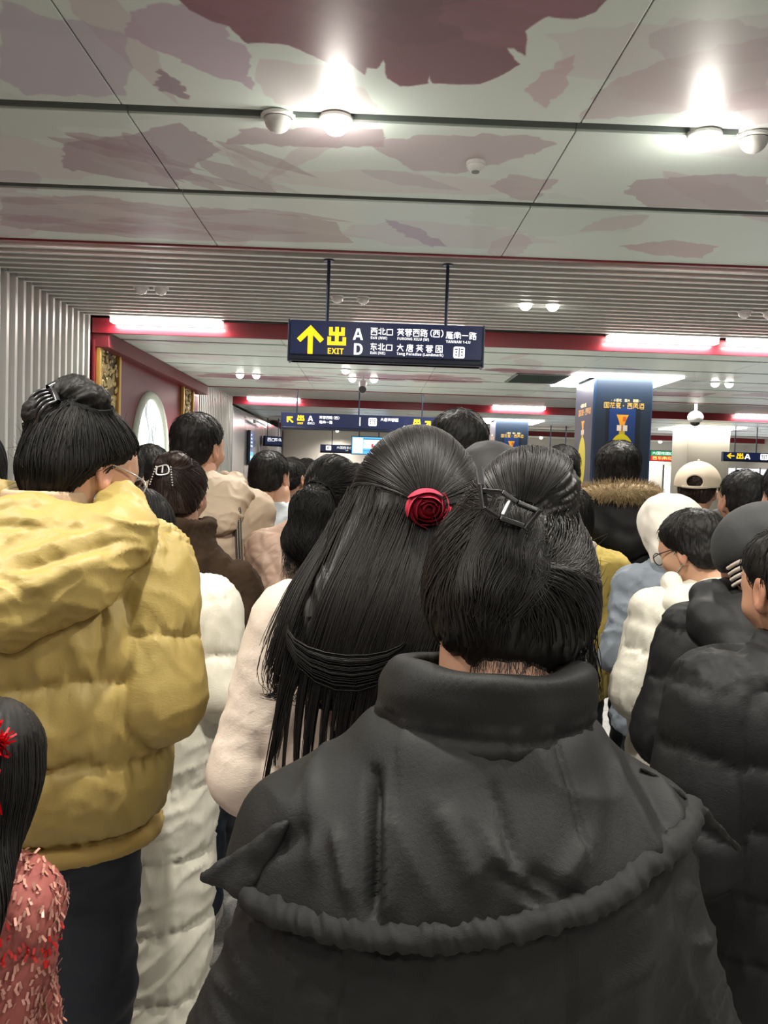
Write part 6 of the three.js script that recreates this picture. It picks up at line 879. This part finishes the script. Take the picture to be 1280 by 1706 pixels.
// ---- man in the black puffer at the right
{
  const arms = { s: [0.185, 1.32, 0.01], e: [0.255, 1.06, 0.05], w: [0.16, 1.0, -0.19] };
  const C = coatField({ arms, rows: [[0.7, 0.25, 0.18, 0.0], [1.0, 0.25, 0.18, 0.01], [1.15, 0.245, 0.175, 0.015], [1.26, 0.225, 0.16, 0.02], [1.34, 0.185, 0.14, 0.015], [1.42, 0.105, 0.09, 0.015]], sleeve: [0.098, 0.094, 0.07], extra: [[ringCollar(1.375, 1.445, 0.095, 0.09, 0.098, 0.095, 0.012, 0.014), 0.02]] });
  person({ at: [0.775, -1.38], H: 1.45, arms, turn: 0.08, head: { bow: 0.32, turn: 0.06, shift: [-0.02, 0.0, 0] }, skin: 1, label: 'man with black hair and bare ear in a black quilted puffer jacket', hair: shortHair('man', 69), coatMaterial: FAB.blackPuffer, coat: coatGeometry(C, { h: 0.0092, pitch: 0.125, phase: 0.02, amp: 0.013, armPitch: 0.12, wrinkle: 0.006 }) });
}
// ---- child in the red glittering knit jacket
{
  const arms = { s: [0.155, 1.3, 0.01], e: [0.19, 1.07, 0.03], w: [0.19, 0.84, -0.05] };
  const C = coatField({ rows: [[0.72, 0.2, 0.17, 0.0], [1.0, 0.2, 0.165, 0.01], [1.15, 0.2, 0.16, 0.015], [1.26, 0.21, 0.155, 0.015], [1.33, 0.18, 0.135, 0.015], [1.41, 0.1, 0.09, 0.015]], sleeve: [0.07, 0.07, 0.058], arms });
  const P = person({ at: [-0.575, -1.04], H: 1.2, arms, head: { bow: 0.1, turn: -0.1, roll: -0.08, shift: [0.1, 0, 0] }, label: 'child with black hair and red tinsel ribbon in a glittering red knit jacket', coatMaterial: FAB.knit, coat: coatGeometry(C, { h: 0.008, style: 'fur' }) });
  const r = rng(17), sm = [phys([0.6, 0.3, 0.24], 0.25, { metalness: 0.4 }), phys([0.55, 0.02, 0.02], 0.2, { metalness: 0.3 })], flakes = [[], []], p = P.root.children.find((o) => o.name === 'jacket').geometry.attributes;
  for (let k = 0; k < 7000; k++) { const i = (r() * p.position.count) | 0; if (p.normal.getZ(i) < -0.3) continue; const g = new THREE.PlaneGeometry(0.0045, 0.013); g.rotateZ((r() - 0.5) * 0.9).rotateX((r() - 0.5) * 1.2); g.applyQuaternion(new THREE.Quaternion().setFromUnitVectors(V(0, 0, 1), V(p.normal.getX(i), p.normal.getY(i), p.normal.getZ(i)))); g.translate(p.position.getX(i) + p.normal.getX(i) * 0.004, p.position.getY(i) + p.normal.getY(i) * 0.004, p.position.getZ(i) + p.normal.getZ(i) * 0.004); flakes[noise(p.position.getX(i) * 7, p.position.getY(i) * 7, 1) > 0.15 ? 1 : 0].push(g); }
  flakes.forEach((l, k) => { const o = mesh('sequins', join(l), sm[k], P.root); o.userData.kind = 'stuff'; });
  const sh = skullShell(0.022, 0.024, { nape: -0.2, ears: -0.015 }), drop = rings([[-0.36, 0.05, 0.03, 0.17, 0.07], [-0.2, 0.09, 0.05, 0.14, 0.04], [-0.08, 0.1, 0.07, 0.05, 0], [0.02, 0.095, 0.08, 0.03, 0]], 2.2, false);
  const K = hangingHair({ shell: sh, drop, bounds: [[-0.2, -0.4, -0.17], [0.2, 0.18, 0.24]], h: 0.005, seed: 19 });
  for (let k = 0; k < 1400; k++) { const a = K.r() * 6.283, p0 = [Math.cos(a) * 0.08, 0.08 - K.r() * 0.2, 0.02 + Math.sin(a) * 0.1]; if (p0[2] < -0.02) continue; K.S.add(comb(K.f, p0, () => [0.08, -1, 0.1], 0.012, 16 + (K.r() * 14 | 0), 0.001 + K.r() * 0.003, 0.04, K.r).filter((q) => q[1] > -0.37), 0.001); }
  mesh('hair', K.finish(), HAIR.black, P.root).applyMatrix4(P.HM);
  const T = []; for (let k = 0; k < 420; k++) { const t = r() * 6.283, c = V(0.02 + Math.cos(t) * 0.055, 0.075 + Math.sin(t) * 0.022, 0.1), d = V(r() - 0.5, r() - 0.5, r() - 0.2).normalize(), g = new THREE.PlaneGeometry(0.0035, 0.026); g.translate(0, 0.013, 0).applyQuaternion(new THREE.Quaternion().setFromUnitVectors(V(0, 1, 0), d)).translate(c.x, c.y, c.z); T.push(g); }
  for (let k = 0; k < 46; k++) { const g = new THREE.PlaneGeometry(0.008, 0.07, 1, 4); g.rotateY(r() * 3).rotateZ((r() - 0.3) * 0.5).translate(0.06 + r() * 0.03, 0.02 - r() * 0.03, 0.115 + r() * 0.012); T.push(g); }
  wear(P, 'tinsel_ribbon', join(T), phys([0.5, 0.006, 0.012], 0.18, { metalness: 0.35, side: THREE.DoubleSide }), 'shiny red tinsel ribbon').userData.kind = 'stuff';
}

scene.traverse((o) => { if (o.isMesh) { o.castShadow = true; o.receiveShadow = true; } });
renderer.render(scene, camera);
